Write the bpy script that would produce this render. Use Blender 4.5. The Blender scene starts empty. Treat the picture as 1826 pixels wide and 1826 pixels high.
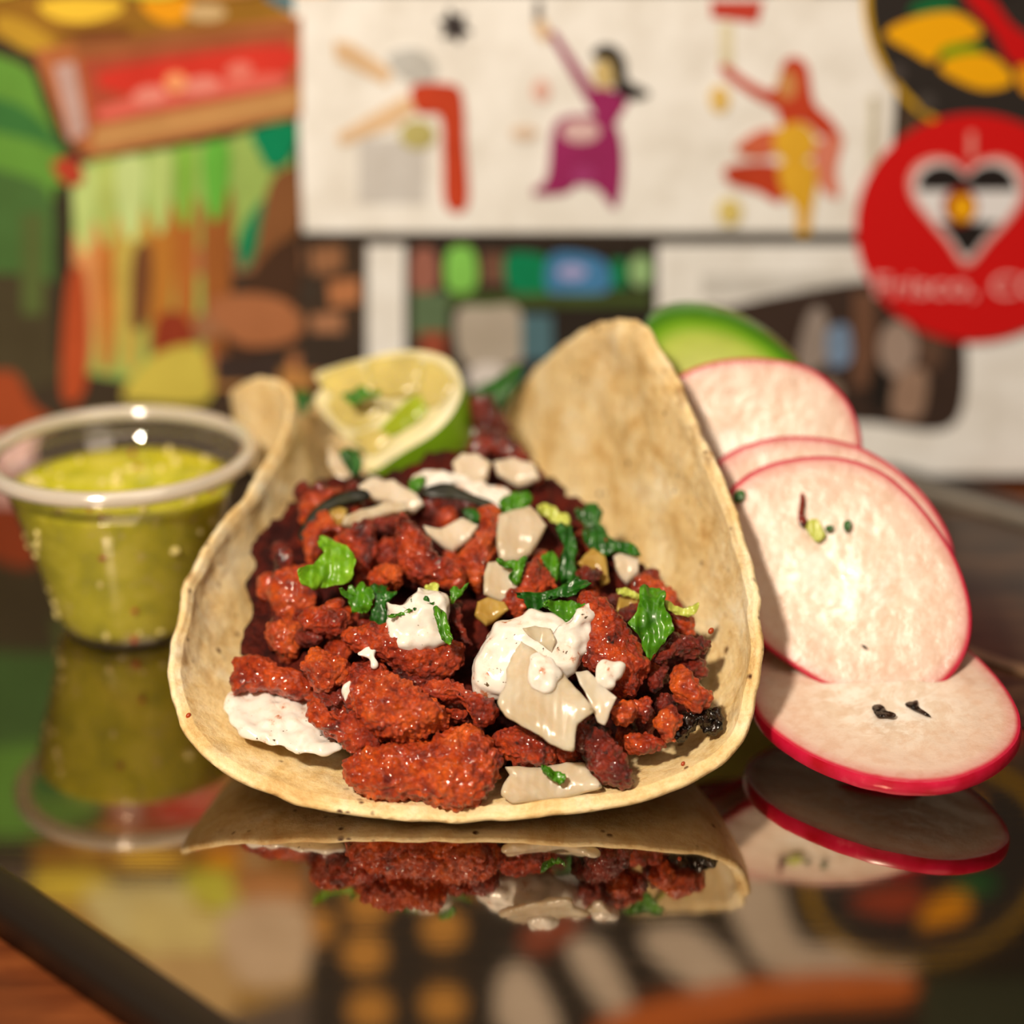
import bpy, bmesh, math, random
import numpy as np
from mathutils import Vector, noise as MN
random.seed(7); np.random.seed(7)
SC = bpy.context.scene
COL = SC.collection
CM = 0.01
# ---------------------------------------------------------------- camera, world, lights, exposure
F_PX, HCAM, PITCH = 3407.0, 21.4, math.radians(21.5)
cam = bpy.data.cameras.new('camera'); cam_o = bpy.data.objects.new('camera', cam); COL.objects.link(cam_o)
cam_o.location = (0, 0, HCAM*CM); cam_o.rotation_euler = (math.pi/2-PITCH, 0, 0)
cam.sensor_width = 36; cam.lens = F_PX/1826*36; cam.clip_start = 0.01; cam.clip_end = 20
cam.dof.use_dof = True; cam.dof.focus_distance = 0.419; cam.dof.aperture_fstop = cam.lens/16.0; cam.dof.aperture_blades = 0
SC.camera = cam_o
w = bpy.data.worlds.new('world'); SC.world = w; w.use_nodes = True
bgn = w.node_tree.nodes['Background']; bgn.inputs[0].default_value = (0.36, 0.26, 0.16, 1); bgn.inputs[1].default_value = 0.09
def area(name, loc, target, size, power, color, sy=None):
    l = bpy.data.lights.new(name, 'AREA'); l.shape = 'RECTANGLE' if sy else 'DISK'; l.size = size
    if sy: l.size_y = sy
    l.energy = power; l.color = color
    o = bpy.data.objects.new(name, l); COL.objects.link(o); o.location = [c*CM for c in loc]
    d = Vector(target)-Vector(loc); o.rotation_euler = d.to_track_quat('-Z', 'Y').to_euler(); return o
area('key_lamp', (-21, -4, 50), (0, 44, 2), 0.06, 6.5, (1.0, 0.84, 0.66))
area('fill_lamp', (34, -18, 60), (0, 50, 4), 0.45, 0.9, (1.0, 0.82, 0.62))
area('overhead_fill', (0, 30, 120), (0, 50, 0), 0.8, 3.6, (1.0, 0.83, 0.64))  # added overhead fill for upward-facing surfaces, no visible source
SC.view_settings.view_transform = 'Standard'; SC.view_settings.look = 'None'
SC.view_settings.exposure = -0.18; SC.view_settings.gamma = 1.0; SC.view_settings.use_curve_mapping = False
SC.cycles.use_denoising = True
SC.cycles.max_bounces = 10; SC.cycles.transparent_max_bounces = 16

# ---------------------------------------------------------------- measuring helpers (units: cm, x right, y away, z up)
cp, sp = math.cos(PITCH), math.sin(PITCH)
def ray(px, py):
    u = (px-913)/F_PX; v = (913-py)/F_PX
    return np.array([u, cp+v*sp, -sp+v*cp])
def at(px, py, d):                      # point seen at the pixel, d cm away from the camera's foot along the table
    r = ray(px, py); t = d/r[1]; return np.array([r[0]*t, d, HCAM+r[2]*t])
def ground(px, py):
    r = ray(px, py); t = HCAM/-r[2]; return np.array([r[0]*t, r[1]*t, 0.0])
def srgb(c): 
    return tuple(((x/255)/12.92 if x/255 <= .04045 else ((x/255+.055)/1.055)**2.4) for x in c)
def alb(c, k=0.88, ref=(232, 214, 192)):   # colour of a print from its tone beside white paper
    a, b = srgb(c), srgb(ref); return tuple(min(.95, x/y*k) for x, y in zip(a, b))
def smooth(pts, n=96):
    P = np.array(pts, float); m = len(P); out = []
    for i in range(m):
        p0, p1, p2, p3 = P[i-1], P[i], P[(i+1) % m], P[(i+2) % m]
        for t in np.linspace(0, 1, 10, endpoint=False):
            out.append(.5*((2*p1)+(-p0+p2)*t+(2*p0-5*p1+4*p2-p3)*t*t+(-p0+3*p1-3*p2+p3)*t**3))
    return resample(np.array(out), n)
def resample(P, n):
    Q = np.vstack([P, P[:1]]); s = np.r_[0, np.cumsum(np.linalg.norm(np.diff(Q, axis=0), axis=1))]
    t = np.linspace(0, s[-1], n, endpoint=False)
    return np.stack([np.interp(t, s, Q[:, k]) for k in range(Q.shape[1])], 1)

# ---------------------------------------------------------------- object helpers
def props(o, label=None, cat=None, group=None, kind=None):
    if label: o['label'] = label
    if cat: o['category'] = cat
    if group: o['group'] = group
    if kind: o['kind'] = kind
    return o
def mk(name, V, Fc, mat, parent=None, smooth_=True, origin=None, cols=None, **kw):
    V = np.asarray(V, float)
    if parent is not None: org = np.array(parent['_o'])
    else: org = np.asarray(origin if origin is not None else [V[:, 0].mean(), V[:, 1].mean(), V[:, 2].min()], float)
    me = bpy.data.meshes.new(name)
    me.from_pydata(((V-org)*CM).tolist(), [], Fc if isinstance(Fc, list) else [list(map(int, f)) for f in Fc])
    if cols is not None:
        ca = me.color_attributes.new('Col', 'FLOAT_COLOR', 'POINT')
        ca.data.foreach_set('color', np.c_[np.asarray(cols), np.ones(len(V))].ravel())
    me.materials.append(mat)
    if smooth_: me.polygons.foreach_set('use_smooth', [True]*len(me.polygons))
    me.update()
    o = bpy.data.objects.new(name, me); COL.objects.link(o)
    if parent is not None: o.parent = parent; o['_o'] = list(org)
    else: o.location = tuple(org*CM); o['_o'] = list(org)
    props(o, **kw); return o
def empty(name, loc, **kw):
    o = bpy.data.objects.new(name, None); COL.objects.link(o); o.empty_display_size = .01
    o.location = tuple(np.array(loc, float)*CM); o['_o'] = [float(x) for x in loc]; props(o, **kw); return o
def displace(V, Fc, fn):
    me = bpy.data.meshes.new('tmp'); me.from_pydata(V.tolist(), [], Fc if isinstance(Fc, list) else Fc.tolist()); me.update()
    N = np.empty(len(V)*3); me.vertex_normals.foreach_get('vector', N); N = N.reshape(-1, 3)
    bpy.data.meshes.remove(me)
    D = np.array([fn(Vector(p)) for p in V]); return V+N*D[:, None]
_ico = {}
def ico(n):
    if n not in _ico:
        bm = bmesh.new(); bmesh.ops.create_icosphere(bm, subdivisions=n, radius=1.0)
        V = np.array([v.co[:] for v in bm.verts]); Fc = np.array([[v.index for v in f.verts] for f in bm.faces]); bm.free(); _ico[n] = (V, Fc)
    return _ico[n]
def norm(v): v = np.array(v, float); return v/np.linalg.norm(v)

# ---------------------------------------------------------------- materials
def mat(name): 
    m = bpy.data.materials.new(name); m.use_nodes = True; nt = m.node_tree
    return m, nt, nt.nodes['Principled BSDF'], nt.nodes['Material Output']
def N(nt, t, **kw):
    n = nt.nodes.new(t)
    for k, v in kw.items():
        if k.startswith('i_'): n.inputs[k[2:].replace('_', ' ')].default_value = v
        else: setattr(n, k, v)
    return n
def coords(nt): return N(nt, 'ShaderNodeTexCoord').outputs['Object']
def nz(nt, sc, det=4, rough=.55, co=None, dist=0):
    n = N(nt, 'ShaderNodeTexNoise'); n.inputs['Scale'].default_value = sc; n.inputs['Detail'].default_value = det; n.inputs['Roughness'].default_value = rough
    n.inputs['Distortion'].default_value = dist
    nt.links.new(co or coords(nt), n.inputs['Vector']); return n.outputs['Fac']
def ramp(nt, fac, stops):
    r = N(nt, 'ShaderNodeValToRGB'); e = r.color_ramp.elements
    while len(e) < len(stops): e.new(.5)
    for k, (p, c) in zip(e, stops): k.position = p; k.color = (*c, 1) if len(c) == 3 else c
    nt.links.new(fac, r.inputs['Fac']); return r.outputs['Color']
def mix(nt, f, a, b, mode='MIX'):
    m = N(nt, 'ShaderNodeMix', data_type='RGBA', blend_type=mode)
    for s, v in ((0, f), (6, a), (7, b)):
        if hasattr(v, 'links'): nt.links.new(v, m.inputs[s])
        else: m.inputs[s].default_value = v if s == 0 else (*v, 1)
    return m.outputs[2]
def bump(nt, b, h, strength, dist_cm):
    n = N(nt, 'ShaderNodeBump'); n.inputs['Strength'].default_value = strength; n.inputs['Distance'].default_value = dist_cm*CM
    nt.links.new(h, n.inputs['Height']); nt.links.new(n.outputs[0], b.inputs['Normal']); return n
def setb(b, **kw):
    for k, v in kw.items():
        b.inputs[k.replace('_', ' ')].default_value = v
def sss(b, w, r, sc=0.1):
    b.inputs['Subsurface Weight'].default_value = w; b.inputs['Subsurface Radius'].default_value = r; b.inputs['Subsurface Scale'].default_value = sc*CM

def meat_mat(name, hi, mid, lo, char=.34, gloss=1):
    m, nt, b, o = mat(name); co = coords(nt)
    info = N(nt, 'ShaderNodeObjectInfo')
    a = N(nt, 'ShaderNodeVectorMath', operation='ADD'); nt.links.new(co, a.inputs[0])
    sc_ = N(nt, 'ShaderNodeVectorMath', operation='SCALE'); sc_.inputs['Scale'].default_value = 3.0; cmb = N(nt, 'ShaderNodeCombineXYZ')
    nt.links.new(info.outputs['Random'], cmb.inputs[0]); nt.links.new(cmb.outputs[0], sc_.inputs[0]); nt.links.new(sc_.outputs[0], a.inputs[1]); co = a.outputs[0]
    f = nz(nt, 150, 6, .62, co, .3)
    c = ramp(nt, f, [(.34, lo), (.47, mid), (.62, hi), (.80, tuple(min(1, x*1.2) for x in hi))])
    f2 = nz(nt, 420, 3, .6, co); c = mix(nt, .35, c, ramp(nt, f2, [(.35, (.25, .12, .1)), (.6, (1, 1, 1))]), 'MULTIPLY')
    f3 = nz(nt, 210, 4, .6, co); c = mix(nt, ramp(nt, f3, [(char-.06, (1, 1, 1)), (char, (0, 0, 0))]), c, (.012, .004, .003))
    nt.links.new(c, b.inputs['Base Color'])
    v = N(nt, 'ShaderNodeTexVoronoi', feature='SMOOTH_F1'); v.inputs['Scale'].default_value = 1000; nt.links.new(co, v.inputs['Vector'])
    hn = nz(nt, 900, 6, .75, co); h = N(nt, 'ShaderNodeMath', operation='ADD'); nt.links.new(hn, h.inputs[0]); 
    mm = N(nt, 'ShaderNodeMath', operation='MULTIPLY'); mm.inputs[1].default_value = -.9; nt.links.new(v.outputs['Distance'], mm.inputs[0]); nt.links.new(mm.outputs[0], h.inputs[1])
    bump(nt, b, h.outputs[0], 1.0, .10)
    dk = ramp(nt, v.outputs['Distance'], [(.30, (1, 1, 1)), (.75, (.42, .22, .2))]); c = mix(nt, .6, c, dk, 'MULTIPLY'); nt.links.new(c, b.inputs['Base Color'])  # shade of the crevices between bumps put into the colour
    nt.links.new(ramp(nt, nz(nt, 260, 3, .6, co), [(.35, (.16,)*3 if gloss else (.55,)*3), (.6, (.42,)*3 if gloss else (.7,)*3)]), b.inputs['Roughness'])
    setb(b, Specular_IOR_Level=.6 if gloss else .3, Coat_Weight=.6 if gloss else 0, Coat_Roughness=.06); sss(b, .06, (1, .25, .08), .08)
    return m
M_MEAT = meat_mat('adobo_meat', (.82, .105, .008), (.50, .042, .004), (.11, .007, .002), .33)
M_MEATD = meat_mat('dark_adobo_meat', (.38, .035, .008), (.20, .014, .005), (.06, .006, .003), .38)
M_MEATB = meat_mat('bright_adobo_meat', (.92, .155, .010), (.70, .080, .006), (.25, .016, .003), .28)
M_BASE = meat_mat('meat_in_shade', (.17, .014, .003), (.08, .005, .002), (.025, .002, .001), .36, 0)  # shade of the gaps between chunks is put into this darker colour
m, nt, b, o = mat('charred_crust'); nt.links.new(ramp(nt, nz(nt, 500), [(.4, (.006, .004, .003)), (.7, (.04, .018, .01))]), b.inputs['Base Color'])
vv = N(nt, 'ShaderNodeTexVoronoi', feature='SMOOTH_F1'); vv.inputs['Scale'].default_value = 700; nt.links.new(coords(nt), vv.inputs['Vector']); bump(nt, b, vv.outputs['Distance'], 1, .1).invert = True
setb(b, Roughness=.22); M_CHAR = m

def onion_mat(name, col, col2, tr=.25, rough=.22):
    m, nt, b, o = mat(name)
    c = ramp(nt, nz(nt, 120, 4, .6, None, .5), [(.35, col2), (.65, col)])
    nt.links.new(c, b.inputs['Base Color']); setb(b, Roughness=rough, Transmission_Weight=tr, IOR=1.36); sss(b, .5, (1, .7, .4), .35)
    wv = N(nt, 'ShaderNodeTexWave'); wv.inputs['Scale'].default_value = 160; wv.inputs['Distortion'].default_value = 2.5; nt.links.new(coords(nt), wv.inputs['Vector'])
    bump(nt, b, wv.outputs['Fac'], .25, .02); return m
M_ONION = onion_mat('raw_onion', (.86, .76, .60), (.74, .58, .38), .35)
M_ONIONW = onion_mat('pale_onion', (.84, .74, .62), (.74, .60, .42), .2)
M_ONIONY = onion_mat('oily_onion', (.66, .46, .12), (.48, .28, .05), .3)
def crema_mat():
    m, nt, b, o = mat('crema'); co = coords(nt)
    c = ramp(nt, nz(nt, 260, 5, .6, co), [(.31, (.50, .17, .07)), (.38, (.80, .70, .60)), (.5, (.83, .79, .72))])
    f = nz(nt, 700, 2, .5, co); c = mix(nt, ramp(nt, f, [(.28, (1, 1, 1)), (.31, (0, 0, 0))]), c, (.12, .08, .04))
    nt.links.new(c, b.inputs['Base Color']); setb(b, Roughness=.2, Coat_Weight=.4, Coat_Roughness=.08); sss(b, .35, (1, .8, .6), .2)
    bump(nt, b, nz(nt, 380, 3, .5, co), .2, .04); return m
M_CREMA = crema_mat()
def leaf_mat(name, a, b_, c_):
    m, nt, b, o = mat(name)
    c = ramp(nt, nz(nt, 170, 5, .6, None, .6), [(.3, a), (.5, b_), (.72, c_)])
    nt.links.new(c, b.inputs['Base Color']); setb(b, Roughness=.3); sss(b, .25, (.4, 1, .1), .08)
    wv = N(nt, 'ShaderNodeTexWave'); wv.inputs['Scale'].default_value = 130; wv.inputs['Distortion'].default_value = 4; wv.inputs['Detail'].default_value = 3; nt.links.new(coords(nt), wv.inputs['Vector'])
    bump(nt, b, wv.outputs['Fac'], .8, .04); return m
M_LEAF = leaf_mat('cilantro_green', (.02, .10, .004), (.06, .22, .006), (.14, .36, .012))
M_LEAFD = leaf_mat('dark_cilantro_green', (.005, .04, .005), (.015, .11, .007), (.05, .22, .012))
M_LEAFL = leaf_mat('light_cilantro_green', (.07, .22, .006), (.15, .36, .010), (.26, .50, .03))
M_STEM = leaf_mat('pale_stem', (.34, .40, .05), (.52, .58, .10), (.66, .68, .22))
m, nt, b, o = mat('roasted_pepper_skin'); nt.links.new(ramp(nt, nz(nt, 150), [(.35, (.004, .005, .002)), (.7, (.03, .03, .008))]), b.inputs['Base Color']); setb(b, Roughness=.4, Specular_IOR_Level=.3); M_SKIN = m

def tortilla_mat():
    m, nt, b, o = mat('corn_tortilla'); co = coords(nt)
    c = ramp(nt, nz(nt, 60, 6, .65, co, .5), [(.30, (.66, .42, .16)), (.42, (.82, .61, .29)), (.54, (.90, .73, .42)), (.68, (.94, .85, .62))])
    c = mix(nt, .6, c, ramp(nt, nz(nt, 260, 6, .75, co), [(.35, (.72, .56, .36)), (.55, (1, 1, 1))]), 'MULTIPLY')
    v = N(nt, 'ShaderNodeTexVoronoi'); v.inputs['Scale'].default_value = 230; nt.links.new(co, v.inputs['Vector'])
    sp_ = ramp(nt, v.outputs['Distance'], [(.12, (1, 1, 1)), (.22, (0, 0, 0))])
    msk = ramp(nt, nz(nt, 110, 3, .6, co), [(.50, (0, 0, 0)), (.60, (1, 1, 1))])
    c = mix(nt, mix(nt, 1.0, sp_, msk, 'MULTIPLY'), c, (.10, .035, .012))
    a = N(nt, 'ShaderNodeAttribute', attribute_name='Col')   # toasted patches on the rim
    c = mix(nt, 1.0, c, a.outputs['Color'], 'MULTIPLY')
    nt.links.new(c, b.inputs['Base Color']); setb(b, Roughness=.5, Specular_IOR_Level=.35); sss(b, .15, (1, .6, .25), .25)
    h = nz(nt, 130, 8, .68, co); bump(nt, b, h, .8, .12); return m
M_TORT = tortilla_mat()
def radish_mat():
    m, nt, b, o = mat('radish_flesh'); co = coords(nt)
    a = N(nt, 'ShaderNodeAttribute', attribute_name='Col'); sep = N(nt, 'ShaderNodeSeparateColor'); nt.links.new(a.outputs['Color'], sep.inputs[0])
    rim = ramp(nt, sep.outputs[0], [(0, (.77, .69, .58)), (.45, (.74, .61, .49)), (.86, (.72, .55, .46)), (.955, (.66, .36, .32)), (.985, (.55, .02, .06))])
    f = nz(nt, 110, 6, .7, co, 1.2); inner = ramp(nt, sep.outputs[0], [(.25, (1, 1, 1)), (.72, (0, 0, 0))])
    patch = mix(nt, 1.0, ramp(nt, f, [(.44, (0, 0, 0)), (.54, (1, 1, 1))]), inner, 'MULTIPLY')
    c = mix(nt, patch, rim, (.88, .83, .76)); f2 = nz(nt, 300, 4, .6, co); c = mix(nt, .3, c, ramp(nt, f2, [(.38, (.80, .55, .38)), (.56, (1, 1, 1))]), 'MULTIPLY')
    nt.links.new(c, b.inputs['Base Color']); setb(b, Roughness=.27, Coat_Weight=.15); sss(b, .25, (1, .9, .75), .15)
    bump(nt, b, nz(nt, 220, 6, .65, co), .6, .06); return m
M_RAD = radish_mat()
m, nt, b, o = mat('radish_skin'); nt.links.new(ramp(nt, nz(nt, 120, 4), [(.35, (.42, .003, .015)), (.65, (.62, .012, .06)), (.8, (.75, .1, .14))]), b.inputs['Base Color']); setb(b, Roughness=.25); M_RSKIN = m
def simple(name, c, rough=.5, s=None, bmp=None, **kw):
    m, nt, b, o = mat(name); c2 = tuple(x*.72 for x in c)
    nt.links.new(ramp(nt, nz(nt, 90, 4), [(.35, c2), (.65, c)]), b.inputs['Base Color']); setb(b, Roughness=rough, **kw)
    if s: sss(b, *s)
    if bmp: bump(nt, b, nz(nt, bmp[0], 4), bmp[1], bmp[2])
    return m
M_LRIND = simple('lime_rind', (.20, .42, .012), .3, bmp=(900, .3, .02))
M_LPITH = simple('lime_pith', (.88, .80, .46), .4, (.5, (1, .8, .3), .2))
M_LPULP = simple('lime_pulp', (.84, .70, .24), .22, (.6, (1, .8, .2), .3), (260, .4, .05), Transmission_Weight=.15)
M_LPULPG = simple('green_lime_pulp', (.42, .52, .03), .22, (.6, (.6, 1, .2), .3), (260, .4, .05))
M_CUCS = simple('cucumber_skin', (.06, .24, .008), .3)
m, nt, b, o = mat('cucumber_flesh'); a = N(nt, 'ShaderNodeAttribute', attribute_name='Col')
nt.links.new(ramp(nt, a.outputs['Fac'], [(.5, (.70, .74, .26)), (.80, (.52, .66, .12)), (.90, (.20, .45, .02)), (.97, (.06, .22, .008))]), b.inputs['Base Color']); setb(b, Roughness=.3); sss(b, .3, (.7, 1, .3), .3); M_CUCF = m
def clear_mat(name, tint, opaq, rough):
    m, nt, b, o = mat(name); setb(b, Roughness=rough); b.inputs['Base Color'].default_value = (*tint, 1); sss(b, .6, (1, .9, .8), .3)
    t = N(nt, 'ShaderNodeBsdfTransparent'); t.inputs[0].default_value = (.97, .95, .92, 1)
    g = N(nt, 'ShaderNodeBsdfGlossy'); g.inputs['Roughness'].default_value = rough; g.inputs[0].default_value = (1, 1, 1, 1)
    lw = N(nt, 'ShaderNodeLayerWeight'); lw.inputs[0].default_value = .5; pw = N(nt, 'ShaderNodeMath', operation='POWER'); pw.inputs[1].default_value = 4; nt.links.new(lw.outputs['Facing'], pw.inputs[0]); fr = N(nt, 'ShaderNodeMath', operation='MULTIPLY_ADD'); fr.inputs[1].default_value = .6; fr.inputs[2].default_value = .18; nt.links.new(pw.outputs[0], fr.inputs[0])
    m1 = N(nt, 'ShaderNodeMixShader'); m1.inputs[0].default_value = opaq; nt.links.new(t.outputs[0], m1.inputs[1]); nt.links.new(b.outputs[0], m1.inputs[2])
    m2 = N(nt, 'ShaderNodeMixShader'); nt.links.new(fr.outputs[0], m2.inputs[0]); nt.links.new(m1.outputs[0], m2.inputs[1]); nt.links.new(g.outputs[0], m2.inputs[2])
    nt.links.new(m2.outputs[0], o.inputs[0]); return m
M_CUP = clear_mat('clear_plastic', (.92, .82, .72), .05, .02)
M_CUPR = clear_mat('milky_plastic_rim', (.95, .84, .74), .6, .12)
def salsa_mat():
    m, nt, b, o = mat('green_salsa'); co = coords(nt)
    c = ramp(nt, nz(nt, 120, 5, .6, co, .4), [(.32, (.42, .43, .006)), (.5, (.60, .58, .010)), (.68, (.74, .70, .07))])
    c = mix(nt, ramp(nt, nz(nt, 200, 3, .5, co), [(.62, (0, 0, 0)), (.70, (1, 1, 1))]), c, (.66, .58, .14))
    nt.links.new(c, b.inputs['Base Color']); setb(b, Roughness=.14); sss(b, .3, (1, .9, .1), .3)
    bump(nt, b, nz(nt, 260, 4, .6, co), .3, .05); return m
M_SALSA = salsa_mat()
M_SEED = simple('salsa_seed', (.85, .74, .28), .3)
M_CHILI = simple('chili_flake', (.45, .06, .008), .35)
m, nt, b, o = mat('mirror_tray'); co = coords(nt)
st = N(nt, 'ShaderNodeMapping'); st.inputs['Rotation'].default_value = (0, 0, .6); st.inputs['Scale'].default_value = (1, 40, 1); nt.links.new(co, st.inputs[0])
scr = nz(nt, 30, 3, .6, st.outputs[0]); nt.links.new(ramp(nt, scr, [(.3, (.035,)*3), (.7, (.075,)*3)]), b.inputs['Roughness'])
b.inputs['Base Color'].default_value = (.48, .42, .355, 1); setb(b, Metallic=1.0); M_MIRROR = m
m, nt, b, o = mat('black_lacquer'); b.inputs['Base Color'].default_value = (.014, .010, .007, 1); setb(b, Roughness=.38, Specular_IOR_Level=.35); M_LACQ = m
def wood():
    m, nt, b, o = mat('table_wood'); co = coords(nt); mp = N(nt, 'ShaderNodeMapping'); mp.inputs['Scale'].default_value = (2, 16, 2); mp.inputs['Rotation'].default_value = (0, 0, .2); nt.links.new(co, mp.inputs[0])
    c = ramp(nt, nz(nt, 14, 6, .65, mp.outputs[0], .6), [(.3, (.07, .016, .004)), (.5, (.14, .034, .008)), (.72, (.24, .068, .016))])
    nt.links.new(c, b.inputs['Base Color']); setb(b, Roughness=.42); bump(nt, b, nz(nt, 60, 6, .6, mp.outputs[0]), .2, .03); return m
M_WOOD = wood()
m, nt, b, o = mat('printed_ink'); a = N(nt, 'ShaderNodeAttribute', attribute_name='Col')
c = mix(nt, .5, a.outputs['Color'], ramp(nt, nz(nt, 60, 5, .6), [(.35, (.72, .68, .62)), (.6, (1, 1, 1))]), 'MULTIPLY'); nt.links.new(c, b.inputs['Base Color']); setb(b, Roughness=.6, Specular_IOR_Level=.12); M_INK = m
m, nt, b, o = mat('flat_ink'); a = N(nt, 'ShaderNodeAttribute', attribute_name='Col'); nt.links.new(a.outputs['Color'], b.inputs['Base Color']); setb(b, Roughness=.5, Specular_IOR_Level=.2); M_FLAT = m
M_WALL = simple('dark_brown_board', (.075, .042, .022), .6)

# ---------------------------------------------------------------- setting: table, tray, wall
def box(name, x0, x1, y0, y1, z0, z1, m, **kw):
    V = [(x, y, z) for x in (x0, x1) for y in (y0, y1) for z in (z0, z1)]
    return mk(name, V, [[0, 1, 3, 2], [4, 6, 7, 5], [0, 4, 5, 1], [2, 3, 7, 6], [0, 2, 6, 4], [1, 5, 7, 3]], m, smooth_=False, origin=((x0+x1)/2, (y0+y1)/2, z0), **kw)
box('wooden_table_top', -75, 75, -10, 110, -3.2, -0.62, M_WOOD, label='red-brown wooden table top under the mirror tray', cat='table')
WY = 58.0
box('wall_back', -32, 34, WY, WY+1.2, 0.35, 46, M_WALL, kind='structure', label='dark brown board wall covered with prints and stickers')
TA = np.array([-10.64, 34.27]); TU = np.array([.727, -.687]); TN = np.array([.687, .727])
def rrect(off):
    u0, u1, n0, n1 = -23-off, 21+off, -off, 32.2+off; r = 2.5+off; pts = []
    for cx, cy, a0 in ((u1-r, n1-r, 0), (u0+r, n1-r, 90), (u0+r, n0+r, 180), (u1-r, n0+r, 270)):
        for k in range(13):
            a = math.radians(a0+k*7.5); q = TA+TU*(cx+r*math.cos(a))+TN*(cy+r*math.sin(a)); pts.append(q)
    return np.array(pts)
tray = empty('mirror_tray', (*(TA+TU*1+TN*16), -.6), label='square mirror-topped tray with black rim under the taco', cat='tray')
R0 = rrect(0); n = len(R0)
V = np.vstack([np.c_[R0, np.zeros(n)], np.c_[R0, -.3*np.ones(n)]])
mk('mirror_plate', V, [list(range(n))]+[[i, n+i, n+(i+1) % n, (i+1) % n] for i in range(n)]+[list(range(2*n-1, n-1, -1))], M_MIRROR, tray, False)
prof = [(0.0, -.02), (.03, .05), (.14, .16), (.3, .2), (.8, .2), (.97, .14), (1.03, .0), (1.03, -.6), (0.0, -.6)]
V = np.vstack([np.c_[rrect(o_), np.full(n, z_)] for o_, z_ in prof]); K = len(prof)
mk('tray_rim', V, [[k*n+i, k*n+(i+1) % n, ((k+1) % K)*n+(i+1) % n, ((k+1) % K)*n+i] for k in range(K) for i in range(n)], M_LACQ, tray, True, label='black glossy tray rim')

def strip(nm, n0, n1, z1, m, **kw):
    Q = [TA+TU*u+TN*n_ for u, n_ in ((-22.5, n0), (20.5, n0), (20.5, n1), (-22.5, n1))]; V = [(*q, z) for z in (.0, z1) for q in Q]
    return mk(nm, V, [[4, 5, 6, 7], [0, 1, 5, 4], [1, 2, 6, 5], [2, 3, 7, 6], [3, 0, 4, 7]], m, tray, False, **kw)
m, nt, b, o = mat('streaked_reflection_cover'); mp = N(nt, 'ShaderNodeMapping'); mp.inputs['Rotation'].default_value = (0, 0, .76); mp.inputs['Scale'].default_value = (1, 7, 1); nt.links.new(coords(nt), mp.inputs[0])
nt.links.new(ramp(nt, nz(nt, 18, 4, .6, mp.outputs[0]), [(.35, (.010, .006, .004)), (.55, (.05, .026, .013)), (.75, (.16, .085, .042))]), b.inputs['Base Color']); setb(b, Roughness=.3, Specular_IOR_Level=.3)  # beige streaks on dark brown imitate blurred reflections in the colour
strip('reflection_cover', 20.0, 32.1, .03, m, label='dark brown panel added to cover wall reflections along the far side of the tray')  # added panel, keeps the wall's reflection out of this side
strip('streak_strip', 22.5, 22.9, .10, simple('streak_brown', (.22, .13, .07), .35), label='thin lighter brown strip added as a pale streak on the dark panel')  # added strip, draws the pale streak across the panel

strip('rim_reflection', 31.6, 32.15, .235, simple('reflected_page_grey', (.34, .31, .26), .35, Metallic=.3), label='grey strip painted as the page reflection on the tray rim')  # grey strip stands in for the white page reflected in the rim
# --- flat prints on the wall.  A print is a list of (tone, outline) in photo positions on the wall plane
def wp(p): return at(p[0], p[1], WY)
def rw(p):                                # a point of the wall seen mirrored in the tray
    r = ray(*p); g = ground(*p); t = (WY-g[1])/r[1]; return np.array([g[0]+r[0]*t, WY, -r[2]*t])
def ell(cx, cy, rx, ry, rot=0, n=28):
    c, s = math.cos(math.radians(rot)), math.sin(math.radians(rot))
    return [(cx+rx*math.cos(a)*c-ry*math.sin(a)*s, cy+rx*math.cos(a)*s+ry*math.sin(a)*c) for a in np.linspace(0, 2*math.pi, n, endpoint=False)]
def sheets(name, polys, parent=None, lift=.05, thick=.03, f=wp, m=None, step=.006, rawcol=False, **kw):
    V, Fc, C = [], [], []
    for k, (c, poly) in enumerate(polys):
        P = np.array([f(p) for p in poly]); n = len(P); y0 = WY-lift-k*step; b0 = len(V)
        A = P.copy(); A[:, 1] = y0-thick; B = P.copy(); B[:, 1] = y0 if k else y0
        area_ = sum(P[i-1][0]*P[i][2]-P[i][0]*P[i-1][2] for i in range(n))
        V += A.tolist()+B.tolist(); idx = list(range(n)) if area_ > 0 else list(range(n-1, -1, -1))
        Fc.append([b0+i for i in idx]); Fc.append([b0+n+i for i in reversed(idx)])
        for q in range(n): i, j = idx[q], idx[(q+1) % n]; Fc.append([b0+j, b0+i, b0+n+i, b0+n+j])
        C += [c if rawcol else alb(c)]*(2*n)
    V = np.array(V); 
    return mk(name, V, Fc, m or M_INK, parent, False, origin=None if parent else (V[:, 0].mean(), WY, V[:, 2].min()), cols=C, **kw)
def rect(x0, y0, x1, y1): return [(x0, y0), (x1, y0), (x1, y1), (x0, y1)]
def sm(p, n=40): return smooth(p, n).tolist()

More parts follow.
